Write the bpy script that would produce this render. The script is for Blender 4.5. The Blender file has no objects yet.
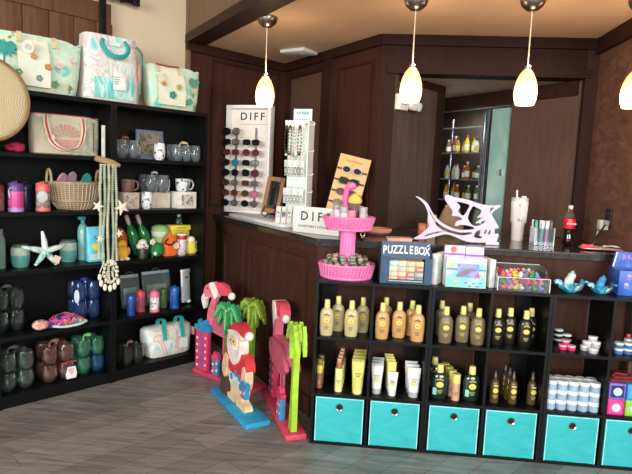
import bpy, bmesh, math, random
from mathutils import Vector, Matrix, Euler
random.seed(7)
SC = bpy.context.scene
COL = SC.collection
PI = math.pi
R = math.radians

# ---------------------------------------------------------------- materials
def lin(c):
    out = []
    for v in c:
        v /= 255.0
        out.append(v/12.92 if v <= .04045 else ((v+.055)/1.055)**2.4)
    return (out[0], out[1], out[2], 1)

class NT:
    """tiny helper round a node tree"""
    def __init__(self, name):
        self.m = bpy.data.materials.new(name); self.m.use_nodes = True
        self.t = self.m.node_tree; self.n = self.t.nodes
        self.b = self.n['Principled BSDF']; self.out = self.n['Material Output']
    def add(self, kind, **kw):
        x = self.n.new(kind)
        for k, v in kw.items(): setattr(x, k, v)
        return x
    def link(self, a, b): self.t.links.new(a, b)
    def coords(self, scale=(1, 1, 1), rot=(0, 0, 0), kind='Object'):
        tc = self.add('ShaderNodeTexCoord'); mp = self.add('ShaderNodeMapping')
        mp.inputs['Scale'].default_value = scale; mp.inputs['Rotation'].default_value = rot
        self.link(tc.outputs[kind], mp.inputs['Vector']); return mp.outputs['Vector']
    def noise(self, vec, scale, detail=3, rough=.5, dist=0):
        x = self.add('ShaderNodeTexNoise'); x.inputs['Scale'].default_value = scale
        x.inputs['Detail'].default_value = detail; x.inputs['Roughness'].default_value = rough
        x.inputs['Distortion'].default_value = dist
        self.link(vec, x.inputs['Vector']); return x.outputs['Fac']
    def ramp(self, fac, stops, interp='LINEAR'):
        x = self.add('ShaderNodeValToRGB'); x.color_ramp.interpolation = interp
        e = x.color_ramp.elements
        while len(e) < len(stops): e.new(.5)
        for el, (p, c) in zip(e, stops): el.position = p; el.color = lin(c)
        self.link(fac, x.inputs['Fac']); return x.outputs['Color']
    def bump(self, fac, strength=.2, dist=.01):
        x = self.add('ShaderNodeBump'); x.inputs['Strength'].default_value = strength
        x.inputs['Distance'].default_value = dist
        self.link(fac, x.inputs['Height']); self.link(x.outputs['Normal'], self.b.inputs['Normal'])
    def set(self, rough=.5, metal=0, spec=.5, coat=0):
        self.b.inputs['Roughness'].default_value = rough; self.b.inputs['Metallic'].default_value = metal
        self.b.inputs['Specular IOR Level'].default_value = spec; self.b.inputs['Coat Weight'].default_value = coat

_mc = {}
def M(c, rough=.5, metal=0, spec=.5, coat=0, var=.08, vs=18):
    """plain coloured material with a slight procedural mottling"""
    key = (tuple(c), rough, metal, spec, coat, var, vs)
    if key in _mc: return _mc[key]
    k = NT('paint_%d_%d_%d' % tuple(c)); k.set(rough, metal, spec, coat)
    f = k.noise(k.coords(), vs, 3)
    a = tuple(max(0, v*(1-var)) for v in c); b = tuple(min(255, v*(1+var)) for v in c)
    k.link(k.ramp(f, [(.3, a), (.7, b)]), k.b.inputs['Base Color'])
    _mc[key] = k.m; return k.m

def wood(name, c1, c2, rough=.4, scale=(14, 14, 1.2), spec=.5, noise_s=3, coat=0):
    k = NT(name); k.set(rough, 0, spec, coat)
    v = k.coords(scale)
    f = k.noise(v, noise_s, 6, .6, .6)
    k.link(k.ramp(f, [(.25, c1), (.75, c2)]), k.b.inputs['Base Color'])
    k.bump(f, .08, .01); return k.m

def marble(name, stops, scale=6, dist=4, rough=.55, sc=(1, 1, 1)):
    k = NT(name); k.set(rough)
    v = k.coords(sc)
    w = k.add('ShaderNodeTexWave'); w.inputs['Scale'].default_value = scale
    w.inputs['Distortion'].default_value = dist; w.inputs['Detail'].default_value = 2
    w.inputs['Detail Scale'].default_value = 1.2
    k.link(v, w.inputs['Vector'])
    k.link(k.ramp(w.outputs['Fac'], stops), k.b.inputs['Base Color']); return k.m

def blotch(name, stops, scale=9, rough=.7, interp='CONSTANT', detail=2, sc=(1, 1, 1)):
    k = NT(name); k.set(rough)
    f = k.noise(k.coords(sc), scale, detail, .6, .4)
    k.link(k.ramp(f, stops, interp), k.b.inputs['Base Color']); return k.m

def swirl(name, stops, scale=5, dist=2.2, sc=(1, 1, .4), rough=.6):
    k = NT(name); k.set(rough)
    k.link(k.ramp(k.noise(k.coords(sc, (0, .5, 0)), scale, 2, .5, dist), stops), k.b.inputs['Base Color']); return k.m

def dots(name, base, dot, scale=30, size=.35, rough=.6):
    k = NT(name); k.set(rough)
    x = k.add('ShaderNodeTexVoronoi'); x.inputs['Scale'].default_value = scale
    x.inputs['Randomness'].default_value = .25
    k.link(k.coords((1, .01, 1)), x.inputs['Vector'])
    k.link(k.ramp(x.outputs['Distance'], [(0, dot), (size, base)], 'CONSTANT'), k.b.inputs['Base Color']); return k.m

def glass(name, c, gloss=.25, rough=.05, body=.16):
    """thin clear wall: tinted see-through mixed with a sharp reflection"""
    k = NT(name); k.n.remove(k.b)
    tr = k.add('ShaderNodeBsdfTransparent'); tr.inputs['Color'].default_value = lin(c)
    gl = k.add('ShaderNodeBsdfGlossy'); gl.inputs['Roughness'].default_value = rough
    gl.inputs['Color'].default_value = (.9, .95, 1, 1)
    lw = k.add('ShaderNodeLayerWeight'); lw.inputs['Blend'].default_value = gloss
    mx = k.add('ShaderNodeMixShader')
    df = k.add('ShaderNodeBsdfDiffuse'); df.inputs['Color'].default_value = lin(c)
    tl = k.add('ShaderNodeBsdfTranslucent'); tl.inputs['Color'].default_value = lin(c)
    m2 = k.add('ShaderNodeMixShader'); m2.inputs['Fac'].default_value = .5; k.link(df.outputs[0], m2.inputs[1]); k.link(tl.outputs[0], m2.inputs[2])
    m3 = k.add('ShaderNodeMixShader'); m3.inputs['Fac'].default_value = body; k.link(tr.outputs[0], m3.inputs[1]); k.link(m2.outputs[0], m3.inputs[2])
    tr.inputs['Color'].default_value = tuple(.45*v+.55 for v in lin(c)[:3])+(1,)
    k.link(lw.outputs['Facing'], mx.inputs['Fac']); k.link(m3.outputs[0], mx.inputs[1]); k.link(gl.outputs[0], mx.inputs[2])
    k.link(mx.outputs[0], k.out.inputs['Surface']); return k.m

# ---------------------------------------------------------------- geometry
def nb(): return bmesh.new()
def _tf(bm, vs, mat):
    if mat is not None: bmesh.ops.transform(bm, matrix=mat, verts=vs)
def box(bm, c, s, rz=0, bev=0, rot=None):
    r = bmesh.ops.create_cube(bm, size=1); vs = r['verts']
    bmesh.ops.scale(bm, vec=Vector(s), verts=vs)
    if bev:
        es = list({e for v in vs for e in v.link_edges})
        g = bmesh.ops.bevel(bm, geom=es, offset=bev, segments=2, affect='EDGES', profile=.5)
        vs = list({v for f in g['faces'] for v in f.verts} | {v for v in vs if v.is_valid})
    m = Matrix.Translation(c) @ (Euler(rot).to_matrix().to_4x4() if rot else Matrix.Rotation(rz, 4, 'Z'))
    bmesh.ops.transform(bm, matrix=m, verts=vs); return bm
def ring(c, ax, ay, r, n, ph=0):
    return [c + ax*(r*math.cos(ph+2*PI*i/n)) + ay*(r*math.sin(ph+2*PI*i/n)) for i in range(n)]
def loft(bm, rings, cap0=True, cap1=True, closed=True):
    vr = [[bm.verts.new(p) for p in rg] for rg in rings]
    n = len(vr[0])
    for a, b in zip(vr, vr[1:]):
        for i in range(n if closed else n-1):
            j = (i+1) % n
            try: bm.faces.new((a[i], a[j], b[j], b[i]))
            except ValueError: pass
    if closed and cap0: bm.faces.new(list(reversed(vr[0])))
    if closed and cap1: bm.faces.new(vr[-1])
    return bm
def cyl(bm, p0, p1, r0, r1=None, n=16, caps=True):
    p0, p1 = Vector(p0), Vector(p1); r1 = r0 if r1 is None else r1
    z = (p1-p0).normalized(); x = z.orthogonal().normalized(); y = z.cross(x)
    return loft(bm, [ring(p0, x, y, r0, n), ring(p1, x, y, r1, n)], caps, caps)
def lathe(bm, prof, n=24, c=(0, 0, 0), sx=1, sy=1, mat=None):
    c = Vector(c); rows = []; vs = []
    for r, z in prof:
        if r < 1e-6: row = [bm.verts.new(c+Vector((0, 0, z)))]
        else: row = [bm.verts.new(c+Vector((r*sx*math.cos(2*PI*i/n), r*sy*math.sin(2*PI*i/n), z))) for i in range(n)]
        rows.append(row); vs += row
    for a, b in zip(rows, rows[1:]):
        for i in range(n):
            j = (i+1) % n
            if len(a) == 1 and len(b) == 1: continue
            if len(a) == 1: f = (a[0], b[j], b[i])
            elif len(b) == 1: f = (a[i], a[j], b[0])
            else: f = (a[i], a[j], b[j], b[i])
            bm.faces.new(f)
    _tf(bm, vs, mat); return bm
def sph(bm, c, r, n=12, m=8, mat=None):
    rx, ry, rz = r if isinstance(r, (tuple, list)) else (r, r, r)
    prof = [(math.sin(PI*k/m), -math.cos(PI*k/m)) for k in range(m+1)]
    prof[0] = (0, -1); prof[-1] = (0, 1)
    b0 = len(bm.verts)
    lathe(bm, prof, n)
    bm.verts.ensure_lookup_table(); vs = bm.verts[b0:]
    bmesh.ops.scale(bm, vec=(rx, ry, rz), verts=vs)
    _tf(bm, vs, mat)
    bmesh.ops.translate(bm, vec=Vector(c), verts=vs); return bm
def tube(bm, pts, r, n=6, closed=False, flat=1):
    pts = [Vector(p) for p in pts]; rings = []; N = len(pts); up = None
    for i, p in enumerate(pts):
        a = pts[(i-1) % N] if (closed or i) else p; b = pts[(i+1) % N] if (closed or i < N-1) else p
        t = (b-a).normalized()
        if up is None: up = t.orthogonal().normalized()
        up = (up - t*up.dot(t)).normalized(); sd = t.cross(up)
        rr = r[i] if isinstance(r, (list, tuple)) else r
        rings.append([p + up*(rr*math.cos(2*PI*k/n)) + sd*(rr*flat*math.sin(2*PI*k/n)) for k in range(n)])
    if closed: rings.append(rings[0]); return loft(bm, rings, False, False)
    return loft(bm, rings)
def strap(bm, pts, wdir, w, t):
    """flat band along pts; wdir = width direction"""
    pts = [Vector(p) for p in pts]; wd = Vector(wdir).normalized(); rings = []; N = len(pts)
    for i, p in enumerate(pts):
        tg = (pts[min(i+1, N-1)]-pts[max(i-1, 0)]).normalized(); nr = tg.cross(wd).normalized()
        rings.append([p+wd*w/2+nr*t/2, p-wd*w/2+nr*t/2, p-wd*w/2-nr*t/2, p+wd*w/2-nr*t/2])
    return loft(bm, rings)
def prism(bm, pts, y0, y1, off=(0, 0)):
    """outline in the x-z plane pulled from y0 to y1"""
    a = [bm.verts.new((x+off[0], y0, z+off[1])) for x, z in pts]; b = [bm.verts.new((x+off[0], y1, z+off[1])) for x, z in pts]
    n = len(pts)
    bm.faces.new(a); bm.faces.new(list(reversed(b)))
    for i in range(n):
        j = (i+1) % n; bm.faces.new((a[j], a[i], b[i], b[j]))
    return bm
def poly_prism(bm, pts, z0, z1):
    a = [bm.verts.new((x, y, z0)) for x, y in pts]; b = [bm.verts.new((x, y, z1)) for x, y in pts]
    n = len(pts); bm.faces.new(list(reversed(a))); bm.faces.new(b)
    for i in range(n):
        j = (i+1) % n; bm.faces.new((a[i], a[j], b[j], b[i]))
    return bm
def disc(bm, c, r, n=20, t=.001, sx=1, sz=1):
    pts = [(r*sx*math.cos(2*PI*i/n), r*sz*math.sin(2*PI*i/n)) for i in range(n)]
    return prism(bm, pts, c[1]-t, c[1]+t, (c[0], c[2]))
def spline(pts, k=6, closed=False):
    """Catmull-Rom through 2-D or 3-D points"""
    P = [Vector(p) for p in pts]; n = len(P); out = []
    for i in range(n if closed else n-1):
        p0 = P[(i-1) % n] if (closed or i) else P[0]; p1 = P[i]; p2 = P[(i+1) % n]
        p3 = P[(i+2) % n] if (closed or i+2 < n) else P[-1]
        for j in range(k):
            t = j/k
            out.append(.5*((2*p1)+(p2-p0)*t+(2*p0-5*p1+4*p2-p3)*t*t+(3*p1-p0-3*p2+p3)*t**3))
    if not closed: out.append(P[-1])
    return out

# ---------------------------------------------------------------- objects
def mesh_obj(name, bm, mat, parent=None, smooth=40):
    bmesh.ops.recalc_face_normals(bm, faces=bm.faces)
    me = bpy.data.meshes.new(name); bm.to_mesh(me); bm.free()
    for m in (mat if isinstance(mat, list) else [mat]): me.materials.append(m)
    if smooth:
        me.shade_smooth(); me.set_sharp_from_angle(angle=R(smooth))
    o = bpy.data.objects.new(name, me); COL.objects.link(o)
    if parent is not None: o.parent = parent
    return o
P = mesh_obj
def thing(name, label, cat, loc=(0, 0, 0), rz=0, group=None, rot=None):
    o = bpy.data.objects.new(name, None); COL.objects.link(o); o.empty_display_size = .05
    o.location = loc; o.rotation_euler = rot if rot else (0, 0, rz)
    return tag(o, label, cat, group)
def tag(o, label, cat, group=None, loc=None, rz=None, rot=None):
    o['label'] = label; o['category'] = cat
    if group: o['group'] = group
    if loc is not None: o.location = loc
    if rz is not None: o.rotation_euler = (0, 0, rz)
    if rot is not None: o.rotation_euler = rot
    return o
def structure(name, bm, mat, parent=None, smooth=0):
    o = mesh_obj(name, bm, mat, parent, smooth)
    o['kind'] = 'structure'
    return o
def dup(o, loc=None, rz=None, label=None, group=None, parent=None, rot=None):
    c = o.copy(); COL.objects.link(c)
    if parent is not None: c.parent = parent
    if loc is not None: c.location = loc
    if rz is not None: c.rotation_euler = (0, 0, rz)
    if rot is not None: c.rotation_euler = rot
    if label: c['label'] = label
    if group: c['group'] = group
    for ch in list(o.children): dup(ch, parent=c)
    return c
def letters(s, size, mat, parent, loc, rot=(PI/2, 0, 0), name='lettering', ext=.001, align='CENTER', space=1.0, sx=1.0, shear=0, fat=0):
    cu = bpy.data.curves.new(name, 'FONT'); cu.body = s; cu.size = size; cu.extrude = ext; cu.align_x = align
    cu.align_y = 'CENTER'; cu.space_character = space; cu.shear = shear; cu.offset = fat; cu.resolution_u = 3
    t = bpy.data.objects.new(name, cu); COL.objects.link(t)
    bpy.context.view_layer.update()
    me = bpy.data.meshes.new_from_object(t.evaluated_get(bpy.context.evaluated_depsgraph_get()))
    bpy.data.objects.remove(t); bpy.data.curves.remove(cu)
    me.name = name; me.materials.clear(); me.materials.append(mat)
    o = bpy.data.objects.new(name, me); COL.objects.link(o); o.parent = parent
    o.location = loc; o.rotation_euler = rot; o.scale = (sx, 1, 1); return o

# ---------------------------------------------------------------- places
# the room's own axes: the long wall with the bookcases, the bar in front of the diagonal wall
TH = .8992
WD = Vector((math.cos(TH), math.sin(TH), 0)); WN = Vector((-math.sin(TH), math.cos(TH), 0))
W0 = Vector((-1.8237, .0825, 0))
def W(s, dep, z): return W0 + WD*s + WN*dep + Vector((0, 0, z))        # along / into / up the bookcase wall
BE = Vector((-.594, .804, 0)); BN = Vector((.804, .594, 0)); B0 = Vector((-.04, .29, 0))
BRZ = math.atan2(-.804, .594)
def B(t, n, z): return B0 + BE*t + BN*n + Vector((0, 0, z))            # along / behind / up the oblique bar front
SHELF_Z = [1.52, 1.175, .828, .436, .078]; CASE_H = 1.879; WALL = .36

black_lam = M((10, 11, 12), .42, 0, .22, 0, .25, 3)
white_p = M((240, 240, 236), .45, var=.02)
chrome = M((200, 200, 205), .2, 1)
# ================================================================ the room
k = NT('floor_planks'); k.set(.42, 0, .45)
v = k.coords((1, 1, 1), (0, 0, -TH), 'Object')
br = k.add('ShaderNodeTexBrick'); br.offset = .37; br.squash = 1
br.inputs['Scale'].default_value = 1; br.inputs['Brick Width'].default_value = 1.22; br.inputs['Row Height'].default_value = .152
br.inputs['Mortar Size'].default_value = .0016; br.inputs['Mortar Smooth'].default_value = .3; br.inputs['Bias'].default_value = 0
br.inputs['Color1'].default_value = lin((142, 139, 137)); br.inputs['Color2'].default_value = lin((168, 165, 163)); br.inputs['Mortar'].default_value = lin((92, 89, 87))
k.link(v, br.inputs['Vector'])
g = k.noise(k.coords((1.3, 13, 1), (0, 0, -TH)), 2.2, 6, .65, .8)
gr = k.ramp(g, [(.28, (150, 146, 143)), (.5, (214, 211, 208)), (.72, (255, 253, 250))])
mx = k.add('ShaderNodeMix', data_type='RGBA', blend_type='MULTIPLY'); mx.inputs[0].default_value = .95
k.link(br.outputs['Color'], mx.inputs[6]); k.link(gr, mx.inputs[7]); k.link(mx.outputs[2], k.b.inputs['Base Color'])
k.bump(g, .06, .01)
floor_m = k.m
dark_wood = wood('stained_dark_wood', (56, 32, 24), (74, 44, 34), .55, (9, 9, 1.0), .2)
head_wood = wood('header_dark_wood', (36, 18, 13), (50, 26, 19), .65, (9, 9, 1.0), .12)
bar_wood = wood('stained_bar_wood', (58, 35, 27), (78, 49, 38), .6, (9, 9, 1.0), .15)
trim_wood = wood('stained_trim_wood', (44, 24, 18), (60, 34, 26), .55, (9, 9, 1.0), .18)
k = NT('mottled_brown_plaster'); k.set(.55)
f = k.noise(k.coords((1, 1, 2.4)), 9, 8, .72, .6)
k.link(k.ramp(f, [(.32, (78, 51, 40)), (.55, (116, 80, 63)), (.75, (140, 102, 82))]), k.b.inputs['Base Color']); k.bump(f, .15, .01)
plaster_m = k.m
tan_m = M((206, 190, 162), .8, 0, .2, 0, .02, 2)
ceil_m = M((238, 200, 164), .85, 0, .2, 0, .03, 3)
beam_m = wood('beam_brown_paint', (104, 80, 60), (124, 97, 73), .6, (6, 6, 1.5))
door_m = wood('barn_door_walnut', (74, 46, 32), (118, 78, 55), .5, (16, 16, 1.1))
granite = M((46, 40, 37), .16, 0, .6, 0, .35, 60)

def quad_wall(p, q, z0, z1, th, side=1):
    """a slab from p to q, thickness th on the side away from the shop"""
    p, q = Vector(p), Vector(q); d = (q-p).normalized(); n = Vector((-d.y, d.x, 0))*side*th
    return [(p.x, p.y), (q.x, q.y), ((q+n).x, (q+n).y), ((p+n).x, (p+n).y)], z0, z1
def wall(name, p, q, z0, z1, th, mat, side=1):
    pts, a, b = quad_wall(p, q, z0, z1, th, side); bm = nb(); poly_prism(bm, pts, a, b); return structure(name, bm, mat)
def strip(bm, p, q, z0, z1, out, side=-1):
    pts, a, b = quad_wall(p, q, z0, z1, out, side); poly_prism(bm, pts, a, b)

bm = nb(); box(bm, (0, -1, -.05), (12, 12, .1)); structure('floor', bm, floor_m)
# bookcase wall: tan plaster, then dark panelling above the end of the bar
w_end = W(1.425, WALL, 0)
DG = Vector((.3, 1.1, 0))                                       # where the diagonal wall meets the back line
tt = ((DG-W0).dot(WN)-WALL)/(-BE.dot(WN)); CORNER = DG + BE*tt     # diagonal wall meets bookcase wall
s_c = (CORNER-W0).dot(WD)
wall('wall_left', W(-4.2, WALL, 0), w_end, 0, 3.1, .1, tan_m)
wall('wall_panelled', w_end, CORNER, 0, 2.56, .1, dark_wood)
wall('wall_diagonal', CORNER, DG, 0, 2.56, .1, dark_wood)
# trims and mouldings
bm = nb()
strip(bm, W(1.425, WALL, 0), W(1.455, WALL, 0), 0, 3.1, .03)
structure('trim_1', bm, beam_m)
def moulding(p, q, s0, s1, z0, z1, w=.022, out=.014):
    bm = nb(); p, q = Vector(p), Vector(q); d = (q-p).normalized()
    a, b = p+d*s0, p+d*s1
    strip(bm, a, b, z1-w, z1, out); strip(bm, a, b, z0, z0+w, out)
    strip(bm, a, a+d*w, z0+w, z1-w, out); strip(bm, b-d*w, b, z0+w, z1-w, out)
    return bm
structure('trim_2', moulding(w_end, CORNER, .25, s_c-1.425-.09, 1.16, 2.36), trim_wood)
L = (DG-CORNER).length
structure('trim_3', moulding(CORNER, DG, .1, L-.76, 1.16, 2.33), trim_wood)
bm = nb(); strip(bm, CORNER+(DG-CORNER)*((L-.735)/L), CORNER+(DG-CORNER)*((L-.62)/L), 0, 2.38, .03); structure('trim_4', bm, trim_wood)
structure('trim_5', moulding(CORNER, DG, L-.54, L-.08, 1.16, 2.3), trim_wood)
fabric_panel = wood('woven_wall_panel', (78, 52, 38), (100, 70, 52), .7, (30, 30, 30))
bm = nb(); strip(bm, CORNER+(DG-CORNER)*(.13/L), CORNER+(DG-CORNER)*((L-.79)/L), 1.2, 2.3, .006); structure('trim_6', bm, fabric_panel)
bm = nb(); strip(bm, w_end, CORNER, 2.38, 2.45, .035); strip(bm, CORNER, DG, 2.38, 2.45, .035); structure('trim_7', bm, trim_wood)
# alcove ceiling
pA = B(2.2, -.21, 0); pB = Vector((.07, .08, 0))
tb = ((B(0, -.21, 0)-W0).dot(WN)-WALL)/(-BE.dot(WN)); pL = B(0, -.21, 0)+BE*tb
kB = B(0, -.21, 0); kB = kB + BE*((kB.y-.08)/(-BE.y))
bm = nb(); poly_prism(bm, [(kB.x, kB.y), (2.6, .08), (2.6, 1.3), (DG.x, DG.y+.2), (CORNER.x+.05, CORNER.y+.1), (pL.x-.02, pL.y)], 2.45, 2.55)
structure('ceiling', bm, ceil_m)
bm = nb()
strip(bm, pL-BE*.0, kB, 2.45, 3.12, .05, -1); strip(bm, kB, Vector((2.6, .08, 0)), 2.45, 3.12, .05, -1)
structure('wall_bulkhead', bm, beam_m)
bm = nb(); strip(bm, pL, kB, 2.435, 2.50, .068, -1); strip(bm, kB, Vector((2.6, .08, 0)), 2.435, 2.50, .068, -1)
strip(bm, pL, kB, 2.435, 2.45, .09, 1)
structure('trim_8', bm, trim_wood)
bm = nb(); q = [W(-4.2, WALL, 0), pL, kB, Vector((2.6, .08, 0)), Vector((3.4, -2.0, 0)), Vector((-1.0, -4.6, 0))]
poly_prism(bm, [(a.x, a.y) for a in q], 3.1, 3.2); structure('ceiling_shop', bm, M((215, 205, 190), .9))
# back of the alcove: header over an opening, low wall, niche beyond
HZ = 2.19
bm = nb(); box(bm, (1.02, 1.17, (HZ+2.56)/2), (1.46, .14, 2.56-HZ)); structure('wall_back', bm, head_wood)
bm = nb(); box(bm, (1.02, 1.085, 2.415), (1.46, .03, .07)); box(bm, (1.02, 1.088, HZ+.03), (1.36, .024, .06)); structure('trim_9', bm, head_wood)
NLd = Vector((.622, .783, 0)); N0 = Vector((.40, 1.1, 0)); NK = Vector((.775, 1.572, 0))
wall('wall_niche', DG+Vector((.0, .001, 0)), N0, 0, 2.56, .12, head_wood)
wall('wall_niche.001', N0, NK, 0, HZ, .08, wood('niche_grey_brown', (66, 50, 44), (92, 72, 64), .5, (9, 9, 1.2)))
bm = nb(); strip(bm, NK-NLd*.055, NK+NLd*.03, 0, HZ-.001, .02); strip(bm, N0+NLd*.04, NK-NLd*.06, HZ-.05, HZ-.001, .018); structure('trim_10', bm, head_wood)
# far diagonal wall of the niche with an opening on shelves
K = Vector((.9, 2.26, 0)); J = Vector((1.66, 1.17, 0)); E2 = (J-K).normalized(); N2 = Vector((-E2.y, E2.x, 0))
def NI(t, n, z): return K + E2*t + N2*n + Vector((0, 0, z))        # along / behind / up
LJ = (J-K).length
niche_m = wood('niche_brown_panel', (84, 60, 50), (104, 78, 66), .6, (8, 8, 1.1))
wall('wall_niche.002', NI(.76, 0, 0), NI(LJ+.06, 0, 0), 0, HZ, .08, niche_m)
wall('wall_niche.003', NI(-.5, 0, 0), NI(.76, 0, 0), 2.08, HZ, .08, dark_wood)
bm = nb(); strip(bm, NI(-.4, 0, 0), NI(LJ, 0, 0), 2.09, HZ-.001, .025); structure('trim_11', bm, trim_wood)
bm = nb(); poly_prism(bm, [(.38, 1.24), (1.75, 1.24), (1.75, 1.6), (2.2, 3.2), (.4, 3.2)], HZ, HZ+.06); structure('ceiling_niche', bm, M((178, 160, 142), .9))
wall('wall_niche.004', NI(-.8, .5, 0), NI(.86, .5, 0), 0, HZ, .06, wood('niche_dark_brown_wood', (50, 36, 30), (70, 52, 44), .6))  # dark brown wall behind the bottle rack
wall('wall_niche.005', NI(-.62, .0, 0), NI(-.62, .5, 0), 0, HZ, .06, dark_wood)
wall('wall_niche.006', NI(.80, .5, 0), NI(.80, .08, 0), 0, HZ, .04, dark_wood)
# right wall of the alcove
bm = nb(); box(bm, (1.80, .72, 1.28), (.10, .92, 2.56)); structure('wall_right', bm, plaster_m)
bm = nb(); box(bm, (1.71, 1.115, 1.6), (.085, .05, 1.62)); structure('trim_12', bm, trim_wood)
bm = nb(); box(bm, (1.732, .68, 2.40), (.036, .81, .10)); structure('trim_13', bm, trim_wood)
# the bar: oblique front, straight front, stone top
tw = ((B0-W0).dot(WN)-WALL)/(-BE.dot(WN))
BL = B(tw, 0, 0); BLb = CORNER
fr = .04
cb = B0 + Vector((fr*.35, fr, 0)); cl = B(tw, fr, 0)
bm = nb(); poly_prism(bm, [(cb.x, cb.y), (1.745, B0.y+fr), (1.745, 1.09), (DG.x-.010, DG.y-.020), (CORNER.x-.012, CORNER.y-.05), (cl.x+.003, cl.y)], 0, 1.058)
structure('trim_bar_front', bm, bar_wood)
kk = Vector((cb.x, cb.y, 0)); dd = (cl-kk).normalized()
bm = nb()
x = .10
for w_ in (.42, .42, .42):
    a, b = kk+dd*x, kk+dd*(x+w_)
    for z0, z1 in ((.20, .26), (.90, .96)): strip(bm, a, b, z0, z1, .012, 1)
    strip(bm, a, a+dd*.05, .26, .90, .012, 1); strip(bm, b-dd*.05, b, .26, .90, .012, 1)
    x += w_+.06
strip(bm, kk, kk+dd*1.6, 0, .12, .014, 1); strip(bm, kk, kk+dd*1.6, 1.0, 1.055, .014, 1)
structure('trim_bar_panels', bm, bar_wood)
bm = nb(); poly_prism(bm, [(B0.x, B0.y), (1.748, B0.y), (1.748, 1.085), (DG.x-.018, DG.y-.030), (CORNER.x-.012, CORNER.y-.05), (BL.x+.004, BL.y+.002)], 1.06, 1.10)
es = [e for e in bm.edges if all(v.co.z > 1.09 for v in e.verts)]
bmesh.ops.bevel(bm, geom=es, offset=.008, segments=2, affect='EDGES')
ct = mesh_obj('bar_countertop', bm, granite, None, 30); tag(ct, 'dark polished stone bar top running along both bar fronts', 'countertop')
bm = nb(); box(bm, (1.03, 1.16, .55), (1.26, .14, 1.1)); structure('wall_niche.007', bm, dark_wood)
bm = nb(); poly_prism(bm, [(.45, 1.235), (1.6, 1.235), (.92, 2.2), (.8, 1.6)], 1.02, 1.06); structure('trim_14', bm, trim_wood)

# barn door and its track on the tan wall
bd = thing('barn_door', 'walnut barn door hanging on the tan wall above the tote bags', 'door', W(-.4, .325, .02), TH)
bm = nb()
n_b = 13
for i in range(n_b):
    xx = -.95+ (2.06/n_b)*(i+.5); box(bm, (xx, .006, 1.23), (2.06/n_b-.004, .018, 2.40), bev=.003)
P('boards', bm, door_m, bd)
bm = nb(); box(bm, (.13, -.004, 2.475), (2.14, .028, .13), bev=.004); P('top_rail', bm, door_m, bd)
bm = nb(); box(bm, (1.155, -.004, 1.2), (.11, .028, 2.42), bev=.004); P('stile', bm, door_m, bd)
bm = nb(); box(bm, (-.98, -.004, 1.2), (.11, .028, 2.42), bev=.004); P('stile', bm, door_m, bd)
iron = M((30, 27, 25), .5, .6)
for xx in (-.6, 1.135):
    bm = nb(); box(bm, (xx, -.024, 2.47), (.05, .008, .38), bev=.002)
    cyl(bm, (xx, -.02, 2.725), (xx, -.004, 2.725), .05, n=20); P('strap_hanger', bm, iron, bd)
    bm = nb()
    for zz in (2.36, 2.46): cyl(bm, (xx, -.036, zz), (xx, -.026, zz), .011, n=8)
    P('bolt', bm, iron, bd)
bt = thing('barn_door_track', 'black iron track of the barn door on the tan wall', 'rail', W(-1.6, .281, 2.615), TH)
bm = nb(); box(bm, (1.28, 0, 0), (2.60, .012, .045), bev=.002); P('rail', bm, iron, bt)
bm = nb(); box(bm, (2.565, -.004, .005), (.05, .03, .07), bev=.004); P('end_stop', bm, iron, bt)
for xx in (.3, 1.1, 1.9, 2.5):
    bm = nb(); cyl(bm, (xx, .006, 0), (xx, .078, 0), .012, n=10); P('spacer', bm, iron, bt)

# small fittings
ap = thing('ceiling_access_point', 'white square device fixed to the alcove ceiling', 'device', (-.36, 1.64, 2.448), -.5)
bm = nb(); box(bm, (0, 0, -.016), (.24, .20, .03), bev=.012); P('housing', bm, white_p, ap)
bm = nb(); cyl(bm, (0, 0, -.033), (0, 0, -.030), .012, n=14); P('status_light', bm, M((150, 170, 190), .3), ap)
a = math.atan2(NLd.y, NLd.x)
el = thing('emergency_light', 'white two headed emergency light on the niche wall', 'light', N0+NLd*.056+Vector((0, 0, 2.0))+Vector((NLd.y, -NLd.x, 0))*.001, a)
bm = nb(); box(bm, (0, -.022, 0), (.11, .044, .11), bev=.006); P('housing', bm, M((225, 222, 212), .5), el)
for sx in (.09, .15):
    bm = nb(); lathe(bm, [(0, 0), (.03, 0), (.034, .03), (.02, .06), (0, .06)], 16, mat=Matrix.Translation((sx, -.075, -.02)) @ Matrix.Rotation(R(-80), 4, 'X'))
    P('lamp_head', bm, M((225, 222, 212), .4), el)
bm = nb(); 
for i in range(4): box(bm, (0, -.0455, .03-.015*i), (.06, .001, .006))
P('lettering', bm, M((130, 130, 130)), el)
wo = thing('power_outlet', 'black outlet plate low on the dark bar front behind the palms', 'outlet', B(.32, fr-.0135, .42), BRZ)
bm = nb(); box(bm, (0, -.004, 0), (.075, .008, .115), bev=.003); P('plate', bm, M((14, 13, 13), .4), wo)
for zz in (.026, -.026):
    bm = nb(); box(bm, (0, -.009, zz), (.034, .003, .03), bev=.004); P('socket', bm, M((28, 26, 26), .4), wo)

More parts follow.
